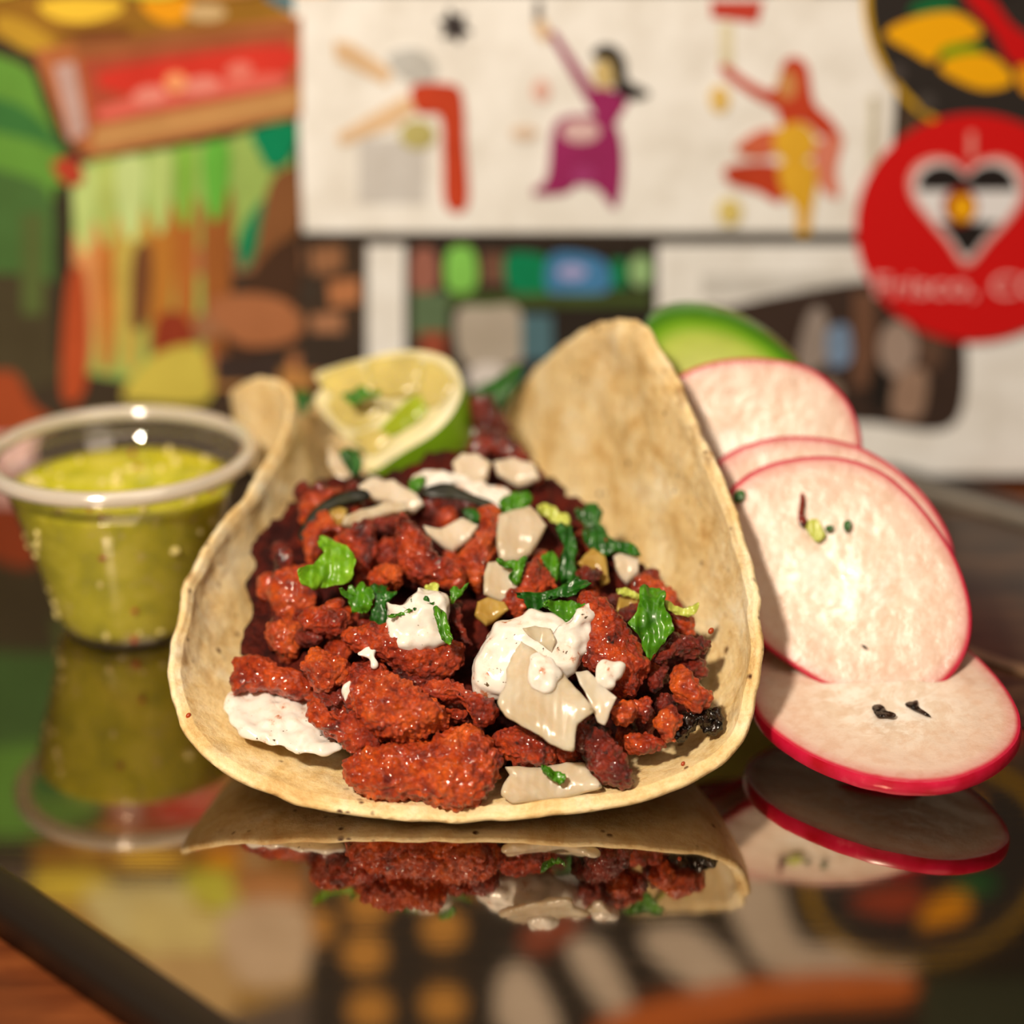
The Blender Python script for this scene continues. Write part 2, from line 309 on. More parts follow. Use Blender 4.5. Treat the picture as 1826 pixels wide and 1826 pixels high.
# comic sheet with three dancers
pz = lambda x, z: None
comic = empty('illustrated_sheet', at(1060, 416, WY), label='wide white sheet printed with three dancing figures, top centre of the wall', cat='poster')
def wz(x, z): return np.array([x, WY, z])
top_z = 14.95
a, b_ = wp((541, 412)), wp((1578, 412))
V = np.array([(a[0], WY-.12, a[2]), (b_[0], WY-.12, a[2]), (b_[0], WY-.12, top_z), (a[0], WY-.12, top_z), (a[0], WY-.02, a[2]), (b_[0], WY-.02, a[2]), (b_[0], WY-.02, top_z), (a[0], WY-.02, top_z)])
mk('paper', V, [[0, 1, 2, 3], [7, 6, 5, 4], [0, 4, 5, 1], [1, 5, 6, 2], [2, 6, 7, 3], [3, 7, 4, 0]], M_INK, comic, False, cols=[alb((238, 222, 202))]*8)
a0_, b0_ = wp((531, 432)), wp((1588, 432))
V = np.array([(a0_[0], WY-.08, a0_[2]), (b0_[0], WY-.08, a0_[2]), (b0_[0], WY-.08, top_z+.2), (a0_[0], WY-.08, top_z+.2), (a0_[0], WY-.02, a0_[2]), (b0_[0], WY-.02, a0_[2]), (b0_[0], WY-.02, top_z+.2), (a0_[0], WY-.02, top_z+.2)])
mk('dark_border', V, [[0, 1, 2, 3], [7, 6, 5, 4], [0, 4, 5, 1], [1, 5, 6, 2], [2, 6, 7, 3], [3, 7, 4, 0]], M_INK, comic, False, cols=[alb((52, 40, 30))]*8)  # dark, slightly larger sheet behind the paper, shows as a border
PU, RD, SK, YL = (150, 40, 82), (190, 62, 32), (222, 178, 130), (222, 160, 42)
sheets('printed_figure', [((205, 190, 172), rect(640, 245, 760, 360)), (SK, [(596, 72), (625, 75), (700, 125), (690, 150), (600, 105)]), (SK, [(600, 240), (720, 170), (770, 180), (700, 225), (610, 258)]),
    ((190, 178, 160), sm([(690, 100), (740, 85), (775, 110), (770, 145), (720, 140)])), (RD, sm([(735, 152), (800, 148), (824, 165), (830, 250), (834, 365), (795, 366), (790, 280), (785, 205), (745, 200)])),
    ((185, 165, 95), sm(ell(745, 238, 32, 26))), ((60, 50, 45), sm([(800, 10), (812, 26), (830, 24), (828, 42), (842, 56), (826, 60), (818, 76), (806, 64), (788, 66), (792, 48), (780, 34), (796, 30)]))], comic, lift=.13, label='printed figure in red')
sheets('printed_figure', [(PU, [(975, 55), (990, 55), (1058, 155), (1100, 160), (1120, 180), (1095, 222), (1060, 205)]), (SK, ell(966, 50, 12, 24, -20)), ((110, 96, 84), rect(953, 0, 966, 36)), ((205, 170, 105), ell(1078, 130, 22, 26)),
    ((42, 33, 27), sm([(1055, 92), (1075, 78), (1100, 84), (1115, 110), (1118, 140), (1150, 158), (1158, 168), (1130, 176), (1100, 165), (1094, 130), (1086, 105), (1062, 104)])),
    (PU, sm([(985, 230), (1010, 205), (1080, 208), (1105, 240), (1110, 310), (1096, 372), (1070, 340), (1035, 322), (1010, 342), (952, 346), (950, 336), (975, 315)])), ((215, 170, 155), ell(1035, 232, 34, 20)), ((225, 170, 145), ell(965, 160, 16, 20)), ((222, 185, 150), ell(935, 235, 24, 12)),
    ((160, 55, 98), ell(1040, 310, 20, 18))], comic, lift=.13, label='printed figure in purple with black hair')
sheets('printed_figure', [((190, 60, 42), [(1266, 0), (1360, 0), (1350, 40), (1268, 30)]), ((222, 200, 155), rect(1284, 40, 1306, 118)), (RD, sm([(1290, 110), (1330, 140), (1380, 160), (1395, 110), (1420, 100), (1440, 120), (1450, 180), (1480, 210), (1500, 245), (1460, 240), (1430, 215), (1390, 222), (1385, 195), (1340, 170), (1285, 128)])),
    ((200, 130, 70), ell(1402, 150, 18, 26)), (RD, sm([(1290, 300), (1320, 290), (1380, 290), (1400, 320), (1390, 360), (1350, 340), (1300, 325)])), ((205, 95, 60), sm([(1310, 265), (1350, 232), (1390, 232), (1400, 262), (1350, 280)])), ((215, 120, 90), sm([(1450, 260), (1500, 240), (1490, 300), (1495, 350), (1460, 330)])),
    (YL, ell(1415, 252, 38, 36)), (YL, sm([(1388, 290), (1445, 288), (1455, 320), (1445, 380), (1440, 415), (1420, 412), (1418, 370), (1395, 340)])), ((222, 175, 90), ell(1282, 175, 18, 24)), ((218, 185, 100), ell(1300, 375, 22, 24)),
    ((205, 185, 150), rect(1548, 170, 1562, 300))], comic, lift=.13, label='printed figure in red and yellow, with painted edge shading')  # last tan bar is shading along the sheet's edge, painted as print
# magazine page with bottle photo
page = sheets('magazine_page', [((236, 220, 202), rect(655, 436, 1210, 840)), ((46, 36, 28), rect(722, 436, 1172, 760)), ((150, 90, 70), sm([(738, 448), (775, 448), (778, 512), (735, 515)])), ((130, 185, 75), sm([(800, 446), (842, 444), (850, 505), (825, 522), (796, 508)])),
    ((115, 75, 55), rect(858, 450, 900, 505)), ((14, 118, 70), sm([(905, 452), (985, 462), (990, 515), (912, 518)])), ((70, 118, 150), sm([(985, 452), (1070, 460), (1090, 500), (1070, 522), (980, 520)])), ((160, 150, 180), ell(1020, 484, 26, 14)), ((20, 120, 66), rect(1090, 462, 1116, 512)), ((150, 175, 110), ell(1142, 482, 20, 28)),
    ((70, 80, 36), rect(735, 522, 1160, 545)), ((92, 105, 70), rect(735, 520, 800, 600)), ((176, 155, 130), sm([(815, 555), (870, 545), (925, 550), (930, 640), (830, 648)])), ((80, 105, 105), rect(930, 560, 985, 640)), ((150, 70, 45), rect(750, 590, 795, 650)), ((215, 195, 175), ell(870, 672, 38, 26)), ((70, 90, 90), ell(960, 680, 30, 22)), ((60, 80, 36), ell(900, 700, 60, 22))],
    lift=.02, thick=.02, label='white magazine page with a photo of green and blue bottles, below the dancers', cat='poster')
page2 = sheets('magazine_page', [((236, 220, 204), rect(1183, 436, 1990, 846)), ((205, 190, 170), rect(1250, 488, 1540, 530)), ((62, 44, 34), sm([(1252, 560), (1300, 545), (1420, 520), (1560, 500), (1700, 520), (1706, 750), (1540, 752), (1400, 750), (1252, 748)], 60)),
    ((150, 128, 110), sm([(1440, 560), (1470, 555), (1475, 640), (1420, 660)])), ((120, 135, 150), sm([(1475, 590), (1510, 580), (1515, 640), (1480, 650)])), ((110, 72, 50), rect(1520, 520, 1560, 690)), ((160, 130, 108), ell(1600, 620, 34, 50)), ((96, 66, 48), ell(1660, 600, 26, 60)), ((155, 118, 92), sm([(1600, 670), (1650, 660), (1640, 740), (1590, 735)])), ((38, 30, 24), sm([(1560, 640), (1590, 690), (1570, 740), (1548, 700)])),
    ((150, 120, 95), ell(1470, 700, 30, 26))], lift=.045, thick=.02, label='white magazine page with a photo of a dark crowd, behind the red heart sticker', cat='poster')
# left mural print
G1, G2 = (98, 140, 50), (60, 110, 50)
mural = empty('painted_mural_print', at(270, 740, WY), label='colourful painted print with a red crate and green husks, left part of the wall', cat='poster')
sheets('mural_ground', [((62, 48, 33), rect(-260, -10, 538, 830)), ((228, 175, 160), sm([(-200, 768), (40, 752), (60, 800), (30, 835), (-200, 835)]))], mural, lift=.0, thick=.015)
sheets('green_husk_print', [(G1, sm([(-200, 80), (30, 110), (75, 180), (110, 270), (125, 330), (60, 360), (-200, 330)])), (G2, sm([(-60, 170), (40, 190), (120, 270), (60, 250), (-60, 215)])), ((72, 100, 46), sm([(-200, 300), (60, 320), (100, 420), (90, 520), (-200, 560)])), ((70, 58, 36), sm([(-200, 520), (90, 500), (100, 680), (-200, 680)])), ((52, 40, 28), rect(98, 330, 130, 640)),
    ((152, 64, 30), sm([(-60, 690), (20, 660), (60, 720), (100, 760), (-60, 770)])), ((84, 92, 44), rect(40, 380, 78, 560))], mural, lift=.02, thick=.01)
ribs = [((150, 168, 80), [(130, 310), (165, 285), (400, 250), (500, 215), (535, 230), (530, 330), (470, 450), (430, 560), (380, 640), (240, 680), (118, 660), (128, 500)]),]
for k, (x, w_, c1, c2) in enumerate([(150, 20, (186, 196, 110), (214, 140, 80)), (190, 16, (176, 182, 90), (190, 110, 45)), (232, 24, (190, 198, 120), (190, 160, 70)), (285, 20, (180, 192, 105), (178, 110, 40)), (330, 16, (130, 170, 60), (172, 96, 38)), (385, 22, (100, 165, 55), (150, 84, 36))]):
    ribs += [(c2, sm([(x-w_*.9, 420-k*12), (x+w_*1.3, 400-k*12), (x+w_*1.1, 560), (x+w_*.5, 655), (x-w_*.6, 650), (x-w_, 540)])), (c1, sm([(x-w_, 310-k*9), (x+w_, 300-k*9), (x+w_, 380-k*9), (x+w_*.3, 450-k*12), (x-w_*.6, 420-k*9)]))]
ribs += [((176, 72, 34), sm([(122, 500), (150, 480), (160, 600), (150, 700), (112, 700)])), ((140, 52, 28), sm([(280, 570), (330, 560), (350, 640), (280, 690)])), ((112, 66, 36), sm([(240, 450), (270, 440), (265, 560), (235, 580)])), ((8, 122, 74), sm([(452, 232), (520, 215), (532, 240), (515, 285), (482, 298), (462, 268)])), ((8, 122, 74), sm([(468, 355), (478, 375), (468, 420), (440, 475), (426, 465), (432, 410)])),
         ((128, 78, 42), sm([(480, 330), (530, 300), (535, 400), (500, 440), (470, 520), (452, 500)])), ((70, 44, 28), sm([(440, 500), (500, 430), (538, 440), (520, 560), (430, 640), (400, 600)])), ((176, 60, 36), sm([(95, 290), (135, 280), (150, 320), (118, 325)]))]
sheets('corn_husk_print', ribs, mural, lift=.035, thick=.01)
sheets('red_crate_print', [((176, 98, 52), [(60, 90), (130, 75), (538, 30), (538, 205), (160, 282), (120, 245)]), ((150, 84, 44), [(130, 72), (538, 40), (538, 55), (140, 100)]), ((168, 70, 44), [(145, 105), (520, 60), (525, 150), (165, 222)]), ((206, 52, 36), sm([(190, 125), (500, 80), (505, 130), (300, 160), (210, 165)])),
    ((216, 96, 76), sm([(180, 192), (250, 172), (330, 164), (420, 138), (500, 130), (505, 150), (330, 182), (185, 212)])), ((226, 130, 108), ell(268, 168, 30, 16, -8)), ((226, 130, 108), ell(360, 150, 34, 15, -8)), ((220, 112, 90), ell(428, 124, 24, 15, -8)), ((236, 146, 92), ell(315, 145, 20, 18)), ((190, 148, 130), [(98, 115), (135, 108), (158, 235), (128, 250)]), ((190, 132, 74), [(170, 225), (538, 155), (538, 196), (166, 268)])], mural, lift=.12, thick=.01, label='red and orange crate print')
fz = lambda p: rw(p) if p[1] > 913 else wp(p)
sheets('fruit_print', [((150, 100, 30), [(-100, 50), (90, 85), (538, 34), (538, -10), (-100, -10)]), ((232, 180, 50), sm([(70, 5), (130, -5), (210, 0), (215, 20), (150, 40), (90, 30)])), ((234, 150, 20), sm([(255, 0), (330, -5), (345, 20), (310, 42), (270, 30)])), ((190, 140, 40), sm([(0, 25), (60, 45), (110, 90), (60, 95), (0, 60)])), ((205, 165, 110), ell(368, 22, 36, 16)), ((110, 60, 25), sm([(100, 60), (190, 70), (240, 50), (160, 50)])), ((75, 110, 112), sm([(470, -8), (536, -8), (534, 26)]))], mural, lift=.05, thick=.01)
# upper zone of the mural, known from its mirror image in the tray
ub = sheets('bright_upper_print', [((176, 132, 60), [(-120, 1597), (545, 1597), (548, 1760), (440, 1800), (-120, 1826)]), ((222, 190, 60), sm([(70, 1553), (180, 1553), (220, 1605), (120, 1600), (60, 1585)])), ((222, 200, 130), sm([(190, 1575), (330, 1575), (330, 1640), (220, 1680), (150, 1600)])), ((200, 190, 60), sm([(330, 1553), (420, 1553), (420, 1625), (350, 1600)])),
    ((222, 196, 120), sm([(250, 1600), (400, 1635), (420, 1680), (260, 1700)])), ((196, 130, 70), sm([(420, 1553), (540, 1553), (540, 1600), (440, 1600)])), ((214, 180, 140), sm([(400, 1620), (540, 1610), (540, 1740), (420, 1740)])), ((200, 160, 100), sm([(200, 1720), (400, 1700), (400, 1826), (220, 1860)]))], mural, f=rw, lift=.15, thick=.01)
# brick print lower left of centre
br = [((66, 48, 34), rect(380, 436, 648, 760))]
for r_, y in enumerate([442, 500, 560, 630]):
    for c_ in range(4):
        x = 375+c_*70+(r_ % 2)*30-30
        col = [(170, 112, 74), (176, 108, 64), (150, 98, 62), (62, 48, 36)][(r_*3+c_*2) % 4]
        br.append((col, [(x, y), (x+56, y-6), (x+58, y+38), (x+4, y+46)]))
br += [((196, 170, 66), sm([(265, 640), (330, 612), (368, 630), (372, 712), (250, 712), (220, 700)])), ((164, 98, 58), sm([(370, 540), (440, 520), (520, 540), (530, 600), (430, 612)])), ((180, 120, 60), rect(380, 655, 560, 690)), ((60, 46, 35), rect(536, 590, 650, 660)), ((60, 44, 36), rect(385, 630, 500, 680))]
sheets('brick_photo_print', br, lift=.06, thick=.015, label='print of orange-brown blocks and dark gaps, under the green husks', cat='poster')
# dark print above the comic sheet (seen mirrored in the tray)
gold = []
for p in [(650, 1700), (790, 1655), (655, 1615), (790, 1790), (660, 1800), (560, 1650), (860, 1560), (600, 1550)]: gold.append(((200, 136, 56), ell(p[0], p[1], 40, 34)))
cr = (206, 180, 150)
sheets('dark_dotted_print', [((48, 38, 28), [(550, 1560), (2000, 1560), (2000, 1990), (550, 1990)])]+gold+[((150, 70, 42), sm([(930, 1660), (1020, 1625), (1030, 1660), (950, 1700)])), (cr, sm([(890, 1740), (940, 1720), (1000, 1830), (960, 1860), (890, 1830)])), (cr, sm([(1010, 1690), (1070, 1680), (1130, 1790), (1080, 1800)])), (cr, sm([(1140, 1670), (1230, 1650), (1330, 1740), (1240, 1760)])),
    (cr, sm([(1290, 1560), (1380, 1560), (1440, 1680), (1640, 1660), (1620, 1730), (1400, 1735), (1330, 1680)])), ((196, 98, 38), sm([(1050, 1830), (1180, 1775), (1400, 1735), (1620, 1735), (1610, 1785), (1400, 1800), (1240, 1840), (1100, 1860)])), ((60, 60, 40), rect(1640, 1740, 1990, 1990))], f=rw, lift=.02, thick=.015,
    label='dark print with gold dots above the three dancers, seen only mirrored in the tray', cat='poster')
# round stickers
st1 = empty('round_sticker', at(1790, 252, WY), label='round black sticker with yellow mangoes and a red pepper, top right corner', cat='sticker')
sheets('sticker_border', [((206, 150, 20), ell(1795, -2, 258, 256, 0, 64))], st1, lift=.16, thick=.02, m=M_FLAT)
sheets('sticker_face', [((44, 36, 30), ell(1795, -2, 246, 245, 0, 64))], st1, lift=.18, thick=.02, m=M_FLAT)
sheets('fruit_print', [((14, 92, 44), sm([(1620, 12), (1660, -8), (1700, 0), (1690, 22), (1630, 26)])), ((232, 156, 6), sm([(1575, 58), (1630, 28), (1700, 20), (1745, 48), (1740, 66), (1680, 84), (1660, 110), (1625, 92)])), ((108, 140, 14), sm([(1670, 92), (1700, 76), (1745, 80), (1740, 96), (1690, 104)])),
    ((232, 156, 6), sm([(1672, 118), (1700, 98), (1760, 96), (1800, 130), (1795, 150), (1750, 158), (1700, 140)])), ((226, 140, 10), sm([(1810, 120), (1860, 110), (1880, 160), (1826, 165)])), ((190, 14, 14), sm([(1715, -10), (1760, -10), (1800, 40), (1850, 80), (1850, 110), (1800, 110), (1770, 60)])), ((36, 26, 22), rect(1770, -14, 1800, -6)),
    ((72, 60, 52), ell(1597, 128, 15, 15)), ((66, 56, 48), ell(1650, 180, 17, 17)), ((160, 60, 30), sm([(1640, -90), (1760, -120), (1800, -60), (1700, -50)])), ((226, 140, 10), sm([(1800, -150), (1900, -120), (1880, -60), (1820, -80)])), ((30, 90, 40), ell(1900, -40, 50, 26))], st1, lift=.2, thick=.01, m=M_FLAT, label='yellow mangoes, green leaves and red pepper print')
st2 = empty('round_sticker', at(1738, 606, WY), label='round red sticker with a striped heart and pale lettering, right of the dancers', cat='sticker')
sheets('sticker_face', [((200, 18, 16), ell(1733, 403, 210, 203, 0, 64))], st2, lift=.23, thick=.03, m=M_FLAT)
def heart(k, cx=1720, cy=366):
    P = [(0, -62), (22, -82), (58, -90), (88, -76), (104, -46), (100, -14), (80, 18), (40, 62), (0, 104), (-34, 62), (-72, 18), (-96, -14), (-104, -46), (-90, -76), (-56, -90), (-22, -82)]
    return sm([(cx+x*k, cy+y*k) for x, y in P], 56)
def clip(poly, y0, y1):
    out = []
    for ya, keep in ((y0, lambda p: p[1] >= y0), (y1, lambda p: p[1] <= y1)):
        src = poly if not out else out; res = []
        for i in range(len(src)):
            p, q = src[i-1], src[i]
            if keep(p) != keep(q):
                t = (ya-p[1])/(q[1]-p[1]); res.append((p[0]+(q[0]-p[0])*t, ya))
            if keep(q): res.append(q)
        out = res
    return out
H1 = heart(.84)
H1L = [(min(x, 1721), y) for x, y in clip(H1, 200, 336)]; H1R = [(max(x, 1719), y) for x, y in clip(H1, 200, 336)]
sheets('heart_print', [((224, 150, 130), heart(1.0)), ((226, 210, 194), heart(.9)), ((34, 26, 22), H1L), ((34, 26, 22), H1R), ((34, 26, 22), clip(H1, 392, 600)), ((150, 40, 20), ell(1708, 364, 31, 33)), ((232, 156, 10), ell(1712, 367, 22, 23)), ((226, 130, 110), rect(1722, 232, 1734, 278))], st2, lift=.28, thick=.012, m=M_FLAT, label='white heart with dark stripes and a yellow disc')
def text_obj(name, s, px, py, h_cm, w_cm, col, parent, lift):
    cu = bpy.data.curves.new('tmp', 'FONT'); cu.body = s; cu.size = 1; cu.extrude = .01; o = bpy.data.objects.new('tmp', cu); COL.objects.link(o)
    bpy.context.view_layer.update(); me = bpy.data.meshes.new_from_object(o); V = np.array([v.co[:] for v in me.vertices]); Fc = [list(p.vertices) for p in me.polygons]
    bpy.data.objects.remove(o); bpy.data.meshes.remove(me); V[:, 0] -= V[:, 0].min(); V[:, 0] *= w_cm/V[:, 0].max(); V[:, 1] *= h_cm/.7
    P = wp((px, py)); W = np.c_[P[0]+V[:, 0], np.full(len(V), WY-lift)-V[:, 2]*1.0, P[2]+V[:, 1]]
    return mk(name, W, Fc, M_FLAT, parent, False, cols=[alb(col)]*len(W))
text_obj('lettering', 'Frisco, CO', 1556, 524, .72, 5.4, (238, 170, 152), st2, .31)

# ---------------------------------------------------------------- tortilla
RIM = [(760,1466,35.75),(620,1454,35.9),(500,1425,36.2),(400,1378,36.7),(330,1310,37.4),(301,1220,38.4),(312,1120,39.8),(334,1030,41.2),(375,955,42.5),(425,895,43.8),(470,830,45.2),
       (500,775,46.4),(514,722,47.4),(503,690,48.0),(468,678,48.7),(428,687,49.3),(412,708,50.0),(446,725,51.0),(510,728,52.2),(590,725,53.3),(690,745,54.0),(785,768,54.0),(870,785,53.2),
       (918,780,52.2),(914,738,51.3),(938,690,50.3),(985,638,49.2),(1045,592,48.0),(1110,573,46.7),(1160,590,45.4),(1190,645,44.5),(1228,715,43.5),(1270,800,42.3),(1310,900,41.0),
       (1343,1010,39.6),(1360,1110,38.6),(1356,1200,37.8),(1338,1290,37.1),(1308,1345,36.7),(1250,1388,36.35),(1150,1428,36.0),(1040,1450,35.85),(900,1463,35.75)]
rim = np.array([at(*p) for p in RIM]); rim[:, 2] = np.maximum(rim[:, 2], .12)
rimS = smooth(rim, 420); Cc = np.array([.3, 43.8, .06])
NP, NR = 420, 100; TH = .27
Vi = []; 
for j in range(1, NR+1):
    ro = j/NR
    for i in range(NP):
        R = rimS[i]; hz = R[2]; w_ = min(1, hz/3.2)
        hr = (1-w_)*ro+w_*math.sin(ro*math.pi/2)**.9
        zz = (1-w_)*ro**3+w_*(1-math.cos(ro*math.pi/2))**1.0
        edge = max(0, (ro-.93)/.07)
        q = np.array([Cc[0]+(R[0]-Cc[0])*hr, Cc[1]+(R[1]-Cc[1])*hr, Cc[2]+(max(R[2], .1)-Cc[2])*zz])
        k = MN.noise(Vector(q*1.1))*.10*ro+MN.noise(Vector(q*4))*.035*ro
        q[2] = max(.05, q[2]+k*(1-w_)*.5); d_ = norm([R[0]-Cc[0], R[1]-Cc[1], 0]); q[:2] += d_[:2]*(k*w_)
        q += (norm(R-Cc)*edge)*MN.noise(Vector((i*.23, 3.1, 0)))*.07
        Vi.append(q)
Vi = np.array([Cc]+[v for v in Vi])
Fi = [[0, 1+i, 1+(i+1) % NP] for i in range(NP)]+[[1+(j-1)*NP+i, 1+j*NP+i, 1+j*NP+(i+1) % NP, 1+(j-1)*NP+(i+1) % NP] for j in range(1, NR) for i in range(NP)]
me = bpy.data.meshes.new('tmp'); me.from_pydata(Vi.tolist(), [], Fi); me.update(); Nn = np.empty(len(Vi)*3); me.vertex_normals.foreach_get('vector', Nn); Nn = Nn.reshape(-1, 3); bpy.data.meshes.remove(me)
flip = np.sum(Nn*(Cc+np.array([0, 0, 3.5])-Vi), axis=1) < 0; Nn[flip] *= -1
roA = np.r_[0, np.repeat(np.arange(1, NR+1)/NR, NP)]
# sheet with thickness: inner face is Vi raised, outer is Vi; rounded rim
In = Vi+Nn*(TH*np.where(roA > .985, .7, 1))[:, None]; Out = Vi.copy()
zfix = np.minimum(Out[:, 2], In[:, 2]); lift_ = max(0, .03-zfix.min()); In[:, 2] += lift_; Out[:, 2] += lift_
nV = len(Vi); lastI = [1+(NR-1)*NP+i for i in range(NP)]
midR = (In[lastI]+Out[lastI])/2; outward = midR-(In[[k-NP for k in lastI]]+Out[[k-NP for k in lastI]])/2; outward /= np.linalg.norm(outward, axis=1)[:, None]
midR = midR+outward*.07+np.array([[MN.noise(Vector((i*.9, 0, 5)))*.035]*3 for i in range(NP)])
V = np.vstack([In, Out, midR]); a = 1+(NR-1)*NP
Fc = [list(f) for f in Fi]+[[k+nV for k in reversed(f)] for f in Fi]
for i in range(NP):
    j = (i+1) % NP; Fc.append([a+i, 2*nV+i, 2*nV+j, a+j]); Fc.append([2*nV+i, nV+a+i, nV+a+j, 2*nV+j])
colT = np.ones((len(V), 3))
def toast(px, py, d, r, dark):
    c = at(px, py, d); dd = np.linalg.norm(V-c, axis=1)/r
    nn_ = np.array([MN.noise(Vector(v*5))*.5+MN.noise(Vector(v*14))*.5 for v in V[dd < 1.3]])
    s = np.clip(1.1-dd[dd < 1.3]+nn_*1.1, 0, 1)*dark; colT[dd < 1.3] *= (1-s[:, None]*np.array([.75, .88, .95]))
for t_ in [(1222, 705, 43.7, .35, .75), (1255, 770, 42.8, .4, .8), (1272, 820, 42.1, .3, .85), (1205, 660, 44.3, .3, .5), (340, 1030, 41.2, .16, .7), (335, 1170, 39.2, .35, .55), (322, 1240, 38.3, .12, .5), (395, 1330, 37.2, .3, .35), (1300, 1270, 37.5, .35, .35), (1080, 620, 47, .9, .16), (970, 730, 49.5, .8, .14), (1085, 900, 46, .3, .25), (480, 1330, 37, .25, .25)]: toast(*t_)
tort = mk('tortilla', V, Fc, M_TORT, cols=colT, origin=(*Cc[:2], .03), label='small folded corn tortilla standing open on the mirror tray', cat='tortilla')
tort['_cols'] = 0

# ---------------------------------------------------------------- blobs: outline measured in the photo, real thickness and relief
_DY = [600, 700, 800, 900, 1000, 1130, 1250, 1400, 1440, 1500]; _DD = [49.4, 47.2, 45.0, 42.9, 41.0, 38.9, 37.45, 36.3, 36.05, 35.8]
def D(px, py): return float(np.interp(py, _DY, _DD))+max(0, abs(px-840)-330)*.002
def blob(name, outline, m, off=0., T=.45, n=(0, -.70, .71), sub=5, e=.8, zf=.75, a1=.10, f1=1.6, a2=.05, f2=5.5, a3=.018, f3=16, back=.8, bend=0., c=None, parent=None, depth=None, sharp=False, seed=None, ripple=0, follow=None, zmin=.37, jag=0, **kw):
    P2 = smooth(outline, 160) if not sharp else resample(np.array(outline, float), 160)
    if jag:
        mc = P2.mean(0); P2 = mc+(P2-mc)*np.array([1+jag*(MN.noise(Vector((q_*.33, mc[0]*.1, 0)))+.7*abs(math.sin(q_*.29))-.35) for q_ in range(len(P2))])[:, None]
    A = 0; cx = cy = 0; Q = P2
    for i in range(len(Q)):
        x0, y0 = Q[i-1]; x1, y1 = Q[i]; k = x0*y1-x1*y0; A += k; cx += (x0+x1)*k; cy += (y0+y1)*k
    cx /= 3*A; cy /= 3*A
    if c: cx, cy = c
    d0 = depth if depth is not None else D(cx, cy)+off
    n = norm(n); C0 = at(cx, cy, d0)
    O = []
    cam_ = np.array([0, 0, HCAM])
    for p in P2:
        r = ray(*p); t = np.dot(C0-cam_, n)/np.dot(r, n); O.append(cam_+r*t)
    O = np.array(O)-C0
    ex = norm(np.cross([0, 0, 1.], n) if abs(n[2]) < .99 else [1, 0, 0]); ey = np.cross(n, ex)
    ang = np.arctan2(O@ey, O@ex); sgn = 1 if np.sum(np.angle(np.exp(1j*np.diff(np.r_[ang, ang[0]])))) > 0 else -1
    if sgn < 0: O = O[::-1]; ang = ang[::-1]
    S, Fs = ico(sub); th = np.arctan2(S[:, 1], S[:, 0]); t = ((th-ang[0])/(2*math.pi)) % 1*len(O)
    i0 = np.floor(t).astype(int) % len(O); fr = (t-np.floor(t))[:, None]; Ot = O[i0]*(1-fr)+O[(i0+1) % len(O)]*fr
    ro = np.hypot(S[:, 0], S[:, 1])**e; z = np.sign(S[:, 2])*np.abs(S[:, 2])**zf
    z = np.where(z < 0, z*back, z)
    rad = np.linalg.norm(O, axis=1).mean()
    V = C0+Ot*ro[:, None]+n*(z*T)[:, None]
    if bend:
        lx = (Ot@ex)*ro/rad; ly = (Ot@ey)*ro/rad; V = V+n*(bend*(lx**2*.9-ly**2*.35))[:, None]
    if ripple:
        V = V+n*(np.sin(th*7+1.3)*ro**2*ripple)[:, None]
    s_ = random.random()*50 if seed is None else seed; off_ = Vector((s_, s_*.7, 3))
    def fn(p):
        v = a1*MN.noise(p*f1+off_)
        if a2: v += a2*(MN.noise(p*f2+off_)*1.2) 
        if a3: v += a3*(1-2*min(1, MN.voronoi(p*f3*.5+off_)[0][0]))*1.5
        return v
    if follow is not None:      # drape over the slope of the filling instead of a plane
        for q in range(len(V)):
            v = C0+Ot[q]*ro[q]-cam_; dep = v[1]*cp-v[2]*sp; px_ = 913+F_PX*v[0]/dep; py_ = 913-F_PX*(v[1]*sp+v[2]*cp)/dep
            V[q] = at(px_, py_, D(px_, py_)+follow)+n*z[q]*T
    if a1 or a2 or a3: V = displace(V, Fs, fn)
    V[:, 2] = np.maximum(V[:, 2], zmin)
    return mk(name, V, Fs, m, parent, **kw)
def tr(x0, y0, s): return lambda L: [(x0+u*s, y0+v*s) for u, v in L]
c2, c3, c4, cs, c6, c8, c5 = tr(400, 600, .3286), tr(850, 850, .2738), tr(350, 1050, .3286), tr(480, 950, .1643), tr(980, 1150, .1752), tr(626, 1200, .3428), tr(500, 600, .219)

PILE = [(455, 1000), (540, 880), (700, 840), (860, 800), (960, 850), (1060, 930), (1160, 1040), (1235, 1120), (1240, 1230), (1180, 1310), (1080, 1350), (900, 1380), (700, 1390), (600, 1320), (520, 1250), (450, 1150)]
blob('meat_crumbs', PILE, M_BASE, follow=1.35, T=.45, n=(0, -.7, .71), sub=6, a1=.3, f1=1.4, a2=.2, f2=3, a3=.10, f3=7, zf=.6, label='shade-darkened heap of chopped meat under the larger chunks in the tortilla', cat='meat', kind='stuff')

